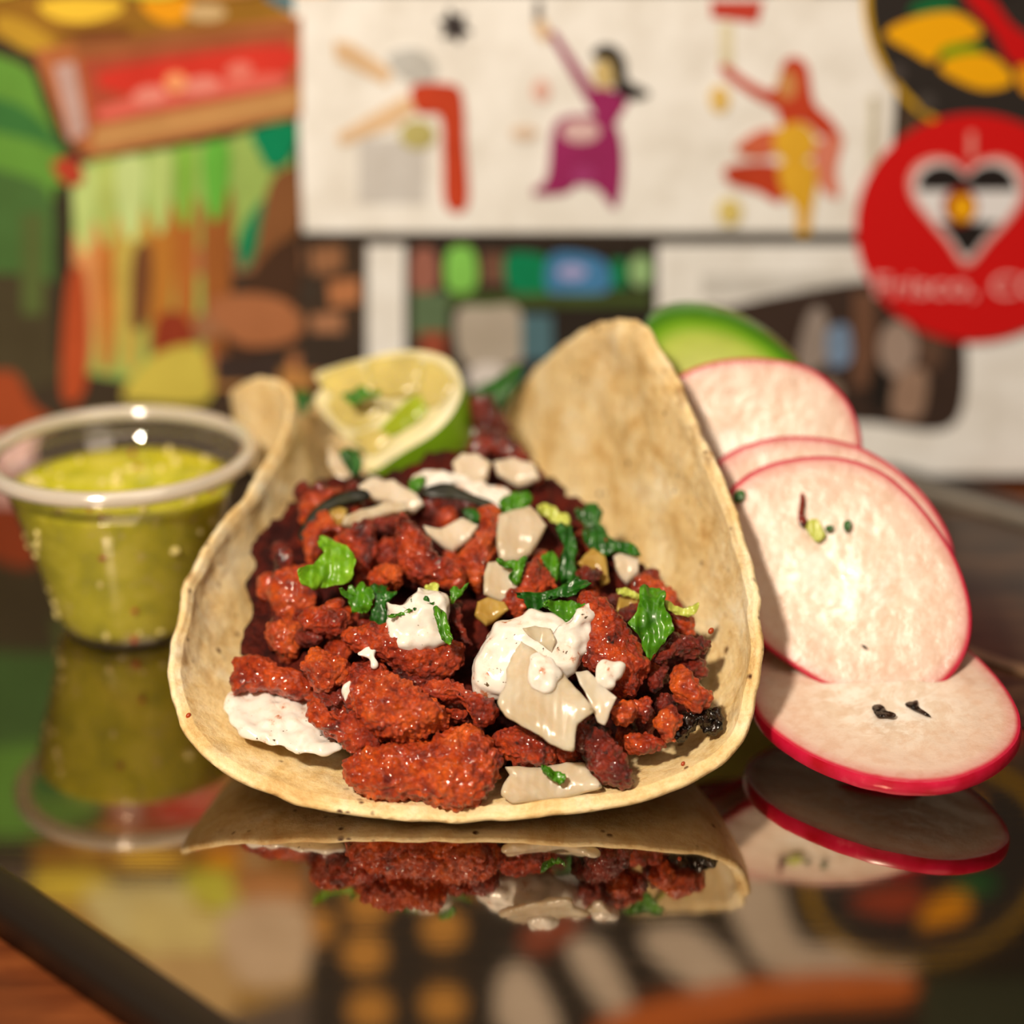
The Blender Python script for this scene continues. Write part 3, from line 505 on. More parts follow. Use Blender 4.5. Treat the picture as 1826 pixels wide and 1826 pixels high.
MEAT = [ # outline, material, offset, thickness, label
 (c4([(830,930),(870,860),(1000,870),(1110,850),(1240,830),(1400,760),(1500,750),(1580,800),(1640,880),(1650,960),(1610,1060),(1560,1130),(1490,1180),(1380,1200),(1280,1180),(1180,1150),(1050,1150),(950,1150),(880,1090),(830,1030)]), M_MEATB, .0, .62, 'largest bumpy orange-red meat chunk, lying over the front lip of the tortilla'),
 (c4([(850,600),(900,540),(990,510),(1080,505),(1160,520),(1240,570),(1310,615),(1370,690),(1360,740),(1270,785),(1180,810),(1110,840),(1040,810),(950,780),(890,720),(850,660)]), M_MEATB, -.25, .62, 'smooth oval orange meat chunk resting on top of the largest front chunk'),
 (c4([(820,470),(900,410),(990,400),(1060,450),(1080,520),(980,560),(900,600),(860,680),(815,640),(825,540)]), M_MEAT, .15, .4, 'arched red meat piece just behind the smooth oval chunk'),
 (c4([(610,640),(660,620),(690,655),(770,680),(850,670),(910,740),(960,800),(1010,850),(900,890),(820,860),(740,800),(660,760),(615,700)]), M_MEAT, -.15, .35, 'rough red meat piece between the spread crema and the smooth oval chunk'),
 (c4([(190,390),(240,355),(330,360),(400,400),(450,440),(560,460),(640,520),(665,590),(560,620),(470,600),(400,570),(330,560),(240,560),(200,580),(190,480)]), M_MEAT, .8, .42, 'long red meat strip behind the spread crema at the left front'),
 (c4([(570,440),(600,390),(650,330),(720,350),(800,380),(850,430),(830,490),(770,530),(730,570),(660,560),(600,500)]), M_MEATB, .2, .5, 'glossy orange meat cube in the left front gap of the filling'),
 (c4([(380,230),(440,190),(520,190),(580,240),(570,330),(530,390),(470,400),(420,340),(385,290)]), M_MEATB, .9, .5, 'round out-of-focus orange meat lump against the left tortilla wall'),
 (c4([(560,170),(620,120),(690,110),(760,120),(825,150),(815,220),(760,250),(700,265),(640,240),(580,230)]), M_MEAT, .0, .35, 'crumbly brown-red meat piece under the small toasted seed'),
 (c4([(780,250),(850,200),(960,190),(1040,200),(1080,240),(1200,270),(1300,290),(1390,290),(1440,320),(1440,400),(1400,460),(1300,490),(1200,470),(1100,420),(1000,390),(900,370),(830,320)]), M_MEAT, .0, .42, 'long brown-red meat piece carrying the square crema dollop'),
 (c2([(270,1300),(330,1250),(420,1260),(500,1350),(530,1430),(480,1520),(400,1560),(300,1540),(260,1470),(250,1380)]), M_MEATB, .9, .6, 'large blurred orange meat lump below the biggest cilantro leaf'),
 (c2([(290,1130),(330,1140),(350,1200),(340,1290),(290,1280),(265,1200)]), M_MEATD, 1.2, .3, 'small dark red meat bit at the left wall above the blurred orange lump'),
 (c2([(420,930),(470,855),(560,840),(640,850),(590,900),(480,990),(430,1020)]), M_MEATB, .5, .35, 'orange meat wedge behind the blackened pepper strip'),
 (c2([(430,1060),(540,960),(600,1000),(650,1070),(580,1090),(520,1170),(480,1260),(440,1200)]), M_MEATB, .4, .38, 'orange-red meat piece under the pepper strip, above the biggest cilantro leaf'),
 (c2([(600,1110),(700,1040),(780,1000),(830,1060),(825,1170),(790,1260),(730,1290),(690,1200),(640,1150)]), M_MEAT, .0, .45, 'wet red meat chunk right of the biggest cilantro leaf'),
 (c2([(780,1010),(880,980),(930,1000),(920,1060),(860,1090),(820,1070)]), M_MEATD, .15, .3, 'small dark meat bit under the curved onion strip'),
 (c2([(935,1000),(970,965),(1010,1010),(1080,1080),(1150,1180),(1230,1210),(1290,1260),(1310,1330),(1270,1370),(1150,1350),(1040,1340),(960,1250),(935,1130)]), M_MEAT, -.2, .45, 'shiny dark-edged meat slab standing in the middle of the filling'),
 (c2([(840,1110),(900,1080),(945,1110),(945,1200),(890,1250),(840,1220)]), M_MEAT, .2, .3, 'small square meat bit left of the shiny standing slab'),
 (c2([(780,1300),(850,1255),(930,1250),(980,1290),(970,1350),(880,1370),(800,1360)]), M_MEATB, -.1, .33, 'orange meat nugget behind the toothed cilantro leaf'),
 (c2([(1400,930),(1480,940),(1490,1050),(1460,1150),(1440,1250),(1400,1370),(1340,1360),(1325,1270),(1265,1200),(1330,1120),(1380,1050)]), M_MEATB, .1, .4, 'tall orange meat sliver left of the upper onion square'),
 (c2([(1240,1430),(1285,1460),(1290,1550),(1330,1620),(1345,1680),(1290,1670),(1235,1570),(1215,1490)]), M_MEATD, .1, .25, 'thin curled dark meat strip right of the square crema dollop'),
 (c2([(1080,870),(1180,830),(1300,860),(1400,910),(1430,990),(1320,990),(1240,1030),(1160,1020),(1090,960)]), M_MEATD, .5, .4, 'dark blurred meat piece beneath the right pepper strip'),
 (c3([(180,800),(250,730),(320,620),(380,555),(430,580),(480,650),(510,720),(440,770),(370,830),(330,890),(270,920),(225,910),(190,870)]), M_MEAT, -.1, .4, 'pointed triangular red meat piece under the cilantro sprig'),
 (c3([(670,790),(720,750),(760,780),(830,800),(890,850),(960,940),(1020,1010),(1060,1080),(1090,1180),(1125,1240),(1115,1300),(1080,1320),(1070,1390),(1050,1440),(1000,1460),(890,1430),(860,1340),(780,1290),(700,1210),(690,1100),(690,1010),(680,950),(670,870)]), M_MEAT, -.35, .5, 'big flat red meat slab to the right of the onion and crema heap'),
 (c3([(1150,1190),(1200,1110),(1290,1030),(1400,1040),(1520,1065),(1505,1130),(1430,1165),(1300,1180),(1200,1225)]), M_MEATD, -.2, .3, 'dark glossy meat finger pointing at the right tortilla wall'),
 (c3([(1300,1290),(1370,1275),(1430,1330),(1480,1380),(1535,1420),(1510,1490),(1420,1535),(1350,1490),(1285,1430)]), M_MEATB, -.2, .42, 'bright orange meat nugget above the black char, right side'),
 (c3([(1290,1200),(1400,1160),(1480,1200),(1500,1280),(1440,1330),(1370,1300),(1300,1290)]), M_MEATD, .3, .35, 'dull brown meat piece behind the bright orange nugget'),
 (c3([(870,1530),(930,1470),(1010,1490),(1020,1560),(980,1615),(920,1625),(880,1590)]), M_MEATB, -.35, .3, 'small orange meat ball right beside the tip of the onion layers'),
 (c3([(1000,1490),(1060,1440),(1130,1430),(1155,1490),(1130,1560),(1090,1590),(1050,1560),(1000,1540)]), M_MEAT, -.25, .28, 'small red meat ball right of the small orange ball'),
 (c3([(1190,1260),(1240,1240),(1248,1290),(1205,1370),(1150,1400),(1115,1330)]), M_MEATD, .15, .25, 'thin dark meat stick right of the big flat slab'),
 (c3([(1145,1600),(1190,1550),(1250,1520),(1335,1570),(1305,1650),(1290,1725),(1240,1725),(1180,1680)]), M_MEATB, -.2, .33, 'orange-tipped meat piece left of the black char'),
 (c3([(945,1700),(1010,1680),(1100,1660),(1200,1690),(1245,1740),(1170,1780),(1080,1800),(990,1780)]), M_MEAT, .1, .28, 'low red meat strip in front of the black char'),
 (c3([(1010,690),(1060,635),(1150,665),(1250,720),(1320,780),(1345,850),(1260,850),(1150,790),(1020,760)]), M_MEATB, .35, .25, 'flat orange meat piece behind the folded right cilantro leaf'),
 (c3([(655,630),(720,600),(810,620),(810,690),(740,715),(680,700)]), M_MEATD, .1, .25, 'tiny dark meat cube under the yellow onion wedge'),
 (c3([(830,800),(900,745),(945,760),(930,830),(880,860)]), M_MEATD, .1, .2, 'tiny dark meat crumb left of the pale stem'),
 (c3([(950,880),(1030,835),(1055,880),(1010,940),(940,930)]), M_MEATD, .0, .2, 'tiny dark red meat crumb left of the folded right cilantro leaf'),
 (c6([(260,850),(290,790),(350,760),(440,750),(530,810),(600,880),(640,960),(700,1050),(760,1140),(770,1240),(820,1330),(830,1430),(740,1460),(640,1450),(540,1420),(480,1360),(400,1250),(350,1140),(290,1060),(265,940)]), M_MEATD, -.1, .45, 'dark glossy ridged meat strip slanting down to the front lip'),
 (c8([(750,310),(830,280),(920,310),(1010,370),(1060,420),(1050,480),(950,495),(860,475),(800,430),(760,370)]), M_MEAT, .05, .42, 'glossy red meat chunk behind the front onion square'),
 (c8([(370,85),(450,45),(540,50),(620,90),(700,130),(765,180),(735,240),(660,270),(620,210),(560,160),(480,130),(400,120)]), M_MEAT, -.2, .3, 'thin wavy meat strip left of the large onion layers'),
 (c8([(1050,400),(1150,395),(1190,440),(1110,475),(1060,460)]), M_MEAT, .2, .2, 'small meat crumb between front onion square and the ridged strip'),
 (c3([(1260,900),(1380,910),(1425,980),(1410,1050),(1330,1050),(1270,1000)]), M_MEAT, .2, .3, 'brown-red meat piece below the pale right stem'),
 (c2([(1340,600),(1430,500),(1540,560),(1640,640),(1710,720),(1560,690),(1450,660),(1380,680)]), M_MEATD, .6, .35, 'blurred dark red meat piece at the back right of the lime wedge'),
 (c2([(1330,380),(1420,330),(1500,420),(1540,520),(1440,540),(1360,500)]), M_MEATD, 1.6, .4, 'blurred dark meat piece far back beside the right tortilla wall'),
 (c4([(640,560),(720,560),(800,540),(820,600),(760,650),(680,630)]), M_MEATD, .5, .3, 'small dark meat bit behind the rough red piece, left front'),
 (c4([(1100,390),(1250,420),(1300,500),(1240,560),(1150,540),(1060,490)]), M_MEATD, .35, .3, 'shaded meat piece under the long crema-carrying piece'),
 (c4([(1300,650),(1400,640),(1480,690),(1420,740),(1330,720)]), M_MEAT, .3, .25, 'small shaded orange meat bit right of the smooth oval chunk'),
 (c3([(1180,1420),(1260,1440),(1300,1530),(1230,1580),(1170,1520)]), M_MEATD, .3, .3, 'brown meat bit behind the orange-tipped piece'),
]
for i, (ol, m_, off, T, lab) in enumerate(MEAT):
    nrm = (random.uniform(-.15, .15), -.70, .68)
    big = T > .55
    xs = np.array(ol); szm = np.ptp(xs[:, 0])+np.ptp(xs[:, 1])
    blob('meat_chunk', ol, m_, off=off, T=T, n=nrm, sub=6 if szm > 150 and off < .5 else 5, a1=.10 if not big else .15, f1=1.5, a2=.07, f2=4.5, a3=.055 if i in (0, 1) else .036, f3=14, label=lab, cat='meat', group='chopped red meat in the taco')
blob('char_crust', c3([(1290,1700),(1330,1560),(1390,1510),(1480,1500),(1560,1520),(1590,1600),(1550,1665),(1500,1650),(1470,1610),(1400,1650),(1340,1710)]), M_CHAR, off=.0, T=.22, a1=.06, a2=.06, f2=6, a3=.05, f3=14, label='black charred meat crust on the tortilla at lower right of the filling', cat='meat', group='chopped red meat in the taco')
blob('toasted_seed', c4([(680,100),(720,60),(780,50),(812,75),(780,110),(710,140),(685,130)]), M_MEATB, off=-.35, T=.12, a1=.02, a2=.02, a3=.008, label='small toasted seed lying on the crumbly brown-red meat piece', cat='seed')
# small hidden bits: four kinds, copied
kinds = []
def inside(p, poly):
    x, y = p; r = False
    for i in range(len(poly)):
        x0, y0 = poly[i-1]; x1, y1 = poly[i]
        if (y0 > y) != (y1 > y) and x < (x1-x0)*(y-y0)/(y1-y0)+x0: r = not r
    return r
S3, F3 = ico(4)
for k in range(4):
    sc_ = np.array([[.45, .28, .25], [.3, .3, .26], [.55, .22, .2], [.36, .34, .2]][k]); V0 = S3*sc_; so = Vector((k*9.1, 2, 1))
    V0 = displace(V0, F3, lambda p: .09*MN.noise(p*2.5+so)+.05*MN.noise(p*7+so)+.03*MN.noise(p*15+so))
    kinds.append(V0)
first = {}; cnt = 0
while cnt < 85:
    p = (random.uniform(430, 1260), random.uniform(820, 1400))
    if not inside(p, PILE): continue
    k = cnt % 4; dd = D(*p)+random.uniform(.45, 1.1); P = at(*p, dd); P[2] = max(P[2], .95)
    if k not in first:
        o = mk('meat_bit', kinds[k]+P, F3, [M_MEATD, M_MEAT, M_MEATD, M_MEAT][k], origin=P, label='small red meat bit wedged between the larger chunks', cat='meat', group='small meat bits filling the gaps'); first[k] = o
    else: o = first[k].copy(); COL.objects.link(o); o.location = tuple(P*CM)
    o.rotation_euler = (random.uniform(0, 6), random.uniform(0, 6), random.uniform(0, 6)); cnt += 1
    s_ = random.uniform(.7, 1.15); o.scale = (s_,)*3

# crema
CR = [
 (c4([(150,640),(165,590),(200,550),(240,490),(330,470),(390,500),(420,560),(500,590),(600,600),(640,650),(690,740),(760,820),(800,862),(700,895),(600,890),(520,880),(420,850),(300,820),(220,770),(170,700)]), .75, .14, (0, -.22, .97), 'thin white crema spread on the tortilla at the left front'),
 (c4([(1030,75),(1070,92),(1110,90),(1150,60),(1190,15),(1215,-8),(1290,20),(1370,50),(1375,120),(1350,200),(1360,290),(1300,320),(1200,345),(1120,358),(1050,305),(1028,220),(1040,150)]), -.45, .42, (0, -.8, .6), 'square white crema dollop topped with chopped herbs'),
 (c3([(-40,1350),(0,1160),(80,1010),(150,950),(240,930),(350,880),(430,880),(520,910),(600,960),(680,900),(730,840),(790,850),(795,910),(750,960),(760,1050),(730,1130),(690,1190),(640,1260),(560,1330),(480,1400),(380,1430),(200,1440),(60,1450)]), -.45, .45, (0, -.75, .66), 'largest white crema heap coating the onion layers'),
 (c3([(780,1230),(830,1205),(900,1220),(960,1230),(930,1300),(905,1350),(880,1392),(820,1370),(785,1310)]), -.9, .16, (0, -.75, .66), 'small crema smear on the big flat meat slab'),
 (c3([(350,1170),(430,1155),(520,1220),(530,1320),(460,1395),(380,1390),(345,1320)]), -1.12, .12, (0, -.75, .66), 'round crema drip on the large translucent onion layer'),
 (c4([(790,600),(805,530),(850,475),(855,530),(830,620),(805,640)]), .0, .14, (0, -.75, .66), 'narrow crema drop left of the arched meat piece'),
 (c4([(880,340),(930,310),(975,290),(995,310),(970,350),(985,400),(960,420),(930,380),(880,365)]), -.38, .08, (0, -.75, .66), 'splash of crema left of the square dollop'),
 (c2([(1000,800),(1080,735),(1180,725),(1280,750),(1380,800),(1500,820),(1570,880),(1500,940),(1400,905),(1280,840),(1150,800),(1040,850)]), .1, .22, (0, -.6, .8), 'blurred crema streak on the right pepper strip'),
]
for ol, off, T, nn_, lab in CR:
    blob('crema', ol, M_CREMA, off=off, T=T, n=nn_, a1=.09, f1=2.2, a2=.06, f2=4.5, a3=0, e=.75, zf=.8, label=lab, cat='sauce')
# onions
ON = [
 (c3([(290,1060),(350,1100),(450,1180),(560,1280),(640,1370),(720,1470),(765,1540),(700,1580),(650,1620),(635,1790),(560,1775),(440,1700),(300,1630),(190,1560),(135,1480),(175,1380),(190,1260),(240,1150)]), M_ONION, -.85, .14, 'largest translucent onion layer draped over the crema heap'),
 (c3([(630,1270),(720,1255),(800,1330),(915,1450),(870,1530),(835,1615),(790,1590),(740,1500),(680,1380)]), M_ONIONW, -.85, .1, 'white curved onion layer between largest onion layer and the flat meat slab'),
 (c3([(300,1010),(380,970),(480,1000),(510,1080),(490,1150),(400,1095)]), M_ONION, -.95, .08, 'small onion facet on top of the largest crema heap'),
 (c8([(800,500),(960,490),(1120,470),(1210,480),(1250,540),(1305,612),(1200,635),(1080,660),(940,675),(840,685),(780,650),(790,590),(830,540)]), M_ONION, .05, .2, 'flat onion square lying at the front lip'),
 (c2([(660,1000),(740,950),(880,905),(980,915),(1015,970),(900,975),(780,1000),(700,1045),(645,1045)]), M_ONION, -.1, .16, 'curved beige onion strip on the upper left of the filling'),
 (c2([(560,930),(620,905),(670,950),(665,1000),(620,1045),(575,1000)]), M_ONIONY, .1, .18, 'small shaded onion piece beside the curved onion strip'),
 (c2([(720,830),(800,780),(920,780),(1040,860),(1085,930),(1020,965),(900,905),(760,890)]), M_ONIONW, .1, .2, 'pinkish onion piece in front of the lime wedge'),
 (c2([(1080,1050),(1160,1050),(1240,1020),(1290,985),(1385,1040),(1330,1110),(1240,1175),(1160,1130),(1100,1095)]), M_ONIONW, -.1, .2, 'blurred cream onion piece behind the standing meat slab'),
 (c2([(1485,985),(1560,940),(1660,915),(1700,960),(1755,1040),(1700,1120),(1660,1180),(1600,1215),(1500,1225),(1475,1150)]), M_ONION, -.25, .2, 'upper translucent onion square in the middle of the filling'),
 (c2([(1430,1230),(1500,1220),(1600,1290),(1600,1420),(1530,1445),(1405,1410),(1405,1320)]), M_ONION, -.3, .2, 'lower translucent onion square in the middle of the filling'),
 (c2([(1375,1450),(1430,1415),(1525,1445),(1545,1500),(1480,1550),(1420,1575),(1365,1520)]), M_ONIONY, -.1, .2, 'yellow oily onion piece left of the triangular meat'),
 (c2([(1240,700),(1290,640),(1380,635),(1445,700),(1435,780),(1360,840),(1270,790)]), M_ONIONW, -.15, .28, 'blurred white onion cube on the crema streak'),
 (c2([(1460,700),(1560,655),(1680,710),(1710,790),(1600,815),(1490,770)]), M_ONIONW, .2, .2, 'blurred white onion slice at the back, left of the right tortilla wall'),
 (c3([(655,580),(760,455),(835,520),(855,640),(865,690),(810,710),(800,640),(700,615)]), M_ONIONY, .2, .16, 'yellow onion wedge between the long herb leaves'),
 (c3([(885,530),(960,480),(1065,540),(1050,630),(980,700),(925,640)]), M_ONIONW, .5, .16, 'cream onion piece beside the right tortilla wall'),
 (c3([(915,890),(930,800),(1000,775),(1075,810),(1040,850),(980,880)]), M_ONIONY, .1, .12, 'small yellow onion piece under the pale stem'),
 (c2([(560,600),(620,640),(740,760),(860,800),(740,830),(620,800),(560,700)]), M_ONION, 1.4, .2, 'blurred beige onion piece under the left of the lime wedge'),
]
for i_, (ol, m_, off, T, lab) in enumerate(ON):
    blob('onion_piece', ol, m_, off=off, T=T*.8, a1=.05, f1=1.5, a2=.025, f2=4, a3=0, e=.5, zf=.8, bend=.12, sharp=True, sub=5, label=lab, cat='onion', group='chopped raw onion')
for ol, off, lab in [(c2([(400,1060),(470,960),(560,885),(680,835),(770,835),(782,885),(650,905),(540,965),(460,1035),(435,1120),(405,1100)]), -.15, 'left blackened pepper strip arching over the filling'),
                     (c2([(1080,830),(1200,795),(1320,845),(1450,895),(1510,945),(1480,962),(1380,925),(1250,890),(1100,875)]), -.1, 'right blackened pepper strip under the crema streak')]:
    blob('pepper_strip', ol, M_SKIN, off=off, T=.1, a1=.03, a2=.01, a3=0, e=.6, c=None, label=lab, cat='pepper')
# herbs
def veinstem(o, pts, w_=.035, m=None, off=-.1, depth=None):
    P = [at(x, y, (depth if depth is not None else D(x, y)+off)) for x, y in pts]; V = []; Fc = []
    for i, p in enumerate(P):
        q = P[min(i+1, len(P)-1)]-P[max(i-1, 0)]; q = norm(q); a_ = norm(np.cross(q, [0, -.7, .7])); b_ = np.cross(q, a_); r = w_*(1-.5*i/len(P))
        V += [p+a_*r*math.cos(t)+b_*r*math.sin(t) for t in np.linspace(0, 2*math.pi, 6, endpoint=False)]
        if i: Fc += [[(i-1)*6+k, (i-1)*6+(k+1) % 6, i*6+(k+1) % 6, i*6+k] for k in range(6)]
    return mk('leaf_vein', V, Fc, m or M_STEM, o)
LV = [
 (cs([(530,75),(560,20),(640,20),(720,60),(800,110),(880,180),(930,270),(945,380),(900,470),(830,550),(700,580),(560,590),(450,612),(360,585),(328,510),(380,440),(470,390),(540,300),(620,220),(655,150),(600,112),(545,105)]), M_LEAFL, -.75, .04, .35, 'biggest bright green cilantro leaf, folded, at the upper left of the filling', [(560,1035),(590,1015),(620,985)], (700,380)),
 (cs([(770,640),(830,655),(870,580),(905,570),(930,600),(990,515),(1040,545),(1060,600),(1100,620),(1140,680),(1140,760),(1080,850),(980,870),(880,830),(850,740),(790,700)]), M_LEAF, -.55, .05, .2, 'toothed green cilantro leaf left of the square crema dollop', [(628,1090),(645,1070),(642,1042)], None),
 (cs([(1090,570),(1180,540),(1270,560),(1280,640),(1370,660),(1350,720),(1260,780),(1270,860),(1280,930),(1200,1005),(1150,1000),(1110,900),(1140,780),(1120,680)]), M_LEAFD, -.45, .05, .2, 'dark cilantro leaf tucked beside the square crema dollop', None, None),
 (cs([(1535,710),(1600,655),(1640,700),(1720,705),(1760,770),(1812,775),(1750,850),(1700,930),(1640,940),(1600,870),(1545,800)]), M_LEAFD, -1.0, .06, .1, 'tiny dark herb leaf on top of the square crema dollop', None, None),
 (c2([(1140,1465),(1175,1480),(1205,1540),(1245,1650),(1200,1668),(1170,1620),(1150,1540)]), M_LEAF, -1.0, .06, .05, 'short green stem on the right edge of the square crema dollop', None, None),
 (c2([(1225,1370),(1260,1355),(1285,1375),(1330,1342),(1285,1400),(1260,1430),(1228,1450)]), M_LEAF, -.8, .03, .05, 'thin green herb tip pointing right above the square crema dollop', None, None),
 (c2([(1090,1375),(1120,1345),(1160,1345),(1160,1390),(1120,1410)]), M_STEM, -.8, .05, .05, 'small cut stem behind the square crema dollop', None, None),
 (cs([(1290,900),(1400,880),(1500,835),(1560,840),(1500,890),(1400,910),(1300,930)]), M_LEAF, -1.0, .03, .02, 'fine herb shred lying across the square crema dollop', None, None),
 (c3([(250,800),(330,770),(420,750),(520,715),(600,695),(680,695),(735,740),(680,762),(600,792),(530,790),(470,805),(410,865),(360,872),(300,835)]), M_LEAFD, -.75, .05, .15, 'dark green cilantro blade lying over the triangular meat', None, None),
 (c3([(435,855),(520,808),(600,805),(695,838),(702,880),(640,920),(570,943),(500,900)]), M_LEAF, -.8, .05, .15, 'green cilantro blade at the top edge of the largest crema heap', None, None),
 (c3([(1060,735),(1110,698),(1190,708),(1222,750),(1222,860),(1260,930),(1282,1000),(1235,1060),(1180,1120),(1130,1178),(1090,1110),(1060,1040),(980,965),(1040,900),(1060,820)]), M_LEAF, -.9, .05, .3, 'large folded cilantro leaf on the right side of the filling', [(1165,1150),(1160,1100),(1155,1060)], None),
 (c3([(905,740),(980,722),(1070,780),(1055,805),(970,775),(920,775)]), M_STEM, -.3, .06, .05, 'pale stem left of the folded right cilantro leaf', None, None),
 (c3([(1220,835),(1300,850),(1370,855),(1442,835),(1425,905),(1340,915),(1250,885)]), M_STEM, -.6, .06, .1, 'pale yellow-green stem right of the folded right cilantro leaf', None, None),
 (c3([(515,320),(600,305),(645,380),(665,460),(645,560),(665,690),(600,705),(548,680),(548,560),(565,450)]), M_LEAFD, -.3, .06, .12, 'long upright cilantro leaf in the centre right of the filling', None, None),
 (c3([(645,225),(690,215),(720,165),(770,165),(800,200),(808,270),(800,340),(730,335),(680,300)]), M_LEAFD, .3, .06, .12, 'topmost blurred cilantro leaf beside the right tortilla wall', None, None),
 (c3([(700,345),(820,325),(880,415),(940,425),(1010,465),(1068,532),(1000,525),(920,492),(820,505),(720,465)]), M_LEAFD, .1, .06, .12, 'dark cilantro leaf reaching to the right tortilla wall', None, None),
 (c3([(425,525),(490,475),(532,530),(532,600),(502,695),(478,620),(428,575)]), M_LEAF, -.2, .05, .12, 'small upright cilantro leaf behind the triangular meat', None, None),
 (c3([(145,560),(220,550),(312,538),(302,640),(262,695),(215,655),(240,605),(160,595)]), M_LEAF, -.75, .05, .1, 'small cilantro leaf on the lower translucent onion square', None, None),
 (c2([(1495,905),(1560,848),(1640,848),(1655,920),(1570,965),(1508,945)]), M_LEAF, -.2, .06, .1, 'blurred cilantro leaf above the upper onion square', None, None),
 (c3([(400,230),(430,175),(530,215),(605,300),(560,330),(480,290)]), M_STEM, .0, .08, .1, 'yellow-green stem right of the upper onion square', None, None),
 (c8([(995,500),(1060,508),(1112,530),(1115,572),(1085,582),(1050,552)]), M_LEAF, -.28, .04, .08, 'tiny green leaf on the front onion square', None, None),
 (c2([(640,640),(700,610),(755,680),(720,745),(670,720)]), M_LEAFD, .4, .08, .1, 'blurred green leaf under the left tip of the lime wedge', None, None),
 (c2([(1330,330),(1450,240),(1560,170),(1620,190),(1560,300),(1450,400),(1360,420)]), M_LEAFD, 2.0, .08, .2, 'blurred dark green leaf at the back right of the lime wedge', None, None),
 (c2([(350,310),(440,290),(470,350),(440,420),(360,400)]), M_LEAFD, 4.2, .1, .1, 'blurred olive herb bit behind the curled left tortilla tip', None, None),
 (c2([(1000,800),(1040,760),(1090,770),(1060,830),(1020,850)]), M_LEAF, -.2, .06, .1, 'blurred green leaf left end of the crema streak', None, None),
 (c2([(1290,950),(1340,935),(1390,975),(1370,1010),(1310,990)]), M_LEAFD, .0, .06, .1, 'blurred green bit behind the cream onion piece', None, None),
]
for ol, m_, off, T, bend, lab, vein, cc in LV:
    o = blob('cilantro_leaf', ol, m_, off=off, T=T, a1=.07, f1=2.2, a2=.045, f2=5, a3=0, e=.72, zf=.9, bend=bend, sub=5 if T <= .06 and len(ol) > 11 else 4, ripple=.04, jag=.02 if m_ in (M_LEAFL, M_STEM) else (.06 if 'large folded' in lab else .12), c=None if not cc else (480+cc[0]*.1643, 950+cc[1]*.1643), label=lab, cat='herb', group='chopped cilantro')
# ---------------------------------------------------------------- lime wedge
FACE = [(560,668),(600,652),(645,640),(700,626),(760,626),(806,645),(824,690),(808,735),(770,775),(720,805),(668,838),(646,832),(650,806),(625,792),(606,770),(578,742),(560,712),(574,690)]
LD = 48.0
def plane_pts(poly, C0, n):
    cam_ = np.array([0, 0, HCAM]); return np.array([cam_+ray(*p)*(np.dot(C0-cam_, n)/np.dot(ray(*p), n)) for p in poly])
ln = norm((-.35, -.72, .60)); LC = at(715, 715, LD)
lime = empty('lime_wedge', LC-[0, 0, 1.3], label='squeezed lime wedge lying on top of the filling at the back', cat='lime')
lf = plane_pts(smooth(FACE, 90), LC, ln); bulge = np.array([1.0, .7, -1.9])
n = len(lf); V = []; Fc = []; NRg = 14
for j in range(NRg+1):
    t = j/NRg*math.pi/2; V += (LC+(lf-LC)*math.cos(t)+bulge*math.sin(t)).tolist()
for j in range(NRg): Fc += [[j*n+i, (j+1)*n+i, (j+1)*n+(i+1) % n, j*n+(i+1) % n] for i in range(n)]
mk('rind', V, Fc, M_LRIND, lime)
def facering(s0, s1, h0, h1, m, name):
    V = []; st_ = np.linspace(0, 1, 7)
    for t in st_:
        s = s0+(s1-s0)*t; h = h0+(h1-h0)*t; V += (LC+(lf-LC)*s+ln*h).tolist()
    return mk(name, V, [[j*n+i, j*n+(i+1) % n, (j+1)*n+(i+1) % n, (j+1)*n+i] for j in range(6) for i in range(n)], m, lime)
facering(1.0, .86, 0, .05, M_LPITH, 'pith')
facering(.86, .0, .05, -.12, M_LPITH, 'membrane')
for poly, m_ in [([(572,672),(640,650),(668,700),(600,712)], M_LPULP), ([(652,648),(700,636),(752,640),(745,695),(690,712),(668,695)], M_LPULP), ([(760,642),(800,660),(812,692),(775,728),(740,712),(750,690)], M_LPULP), ([(672,775),(705,735),(745,702),(775,702),(755,745),(705,778)], M_LPULPG), ([(628,780),(668,765),(700,780),(665,815),(645,800)], M_LPULP), ([(585,716),(640,705),(680,730),(645,768),(605,755)], M_LPULP)]:
    P = plane_pts(poly, LC, ln); c_ = P.mean(0); d_ = c_[1]
    blob('pulp_segment', poly, m_, depth=d_, n=ln, T=.14, a1=.03, a2=.02, a3=0, sub=4, e=.7, parent=lime)
blob('cilantro_leaf', c5([(530,480),(600,450),(650,400),(700,410),(740,445),(860,470),(830,510),(720,505),(600,565),(540,530)]), M_LEAF, depth=LD-.45, T=.06, n=ln, a1=.03, a2=.02, a3=0, bend=.1, label='blurred cilantro leaf stuck on the cut face of the lime wedge', cat='herb', group='chopped cilantro')

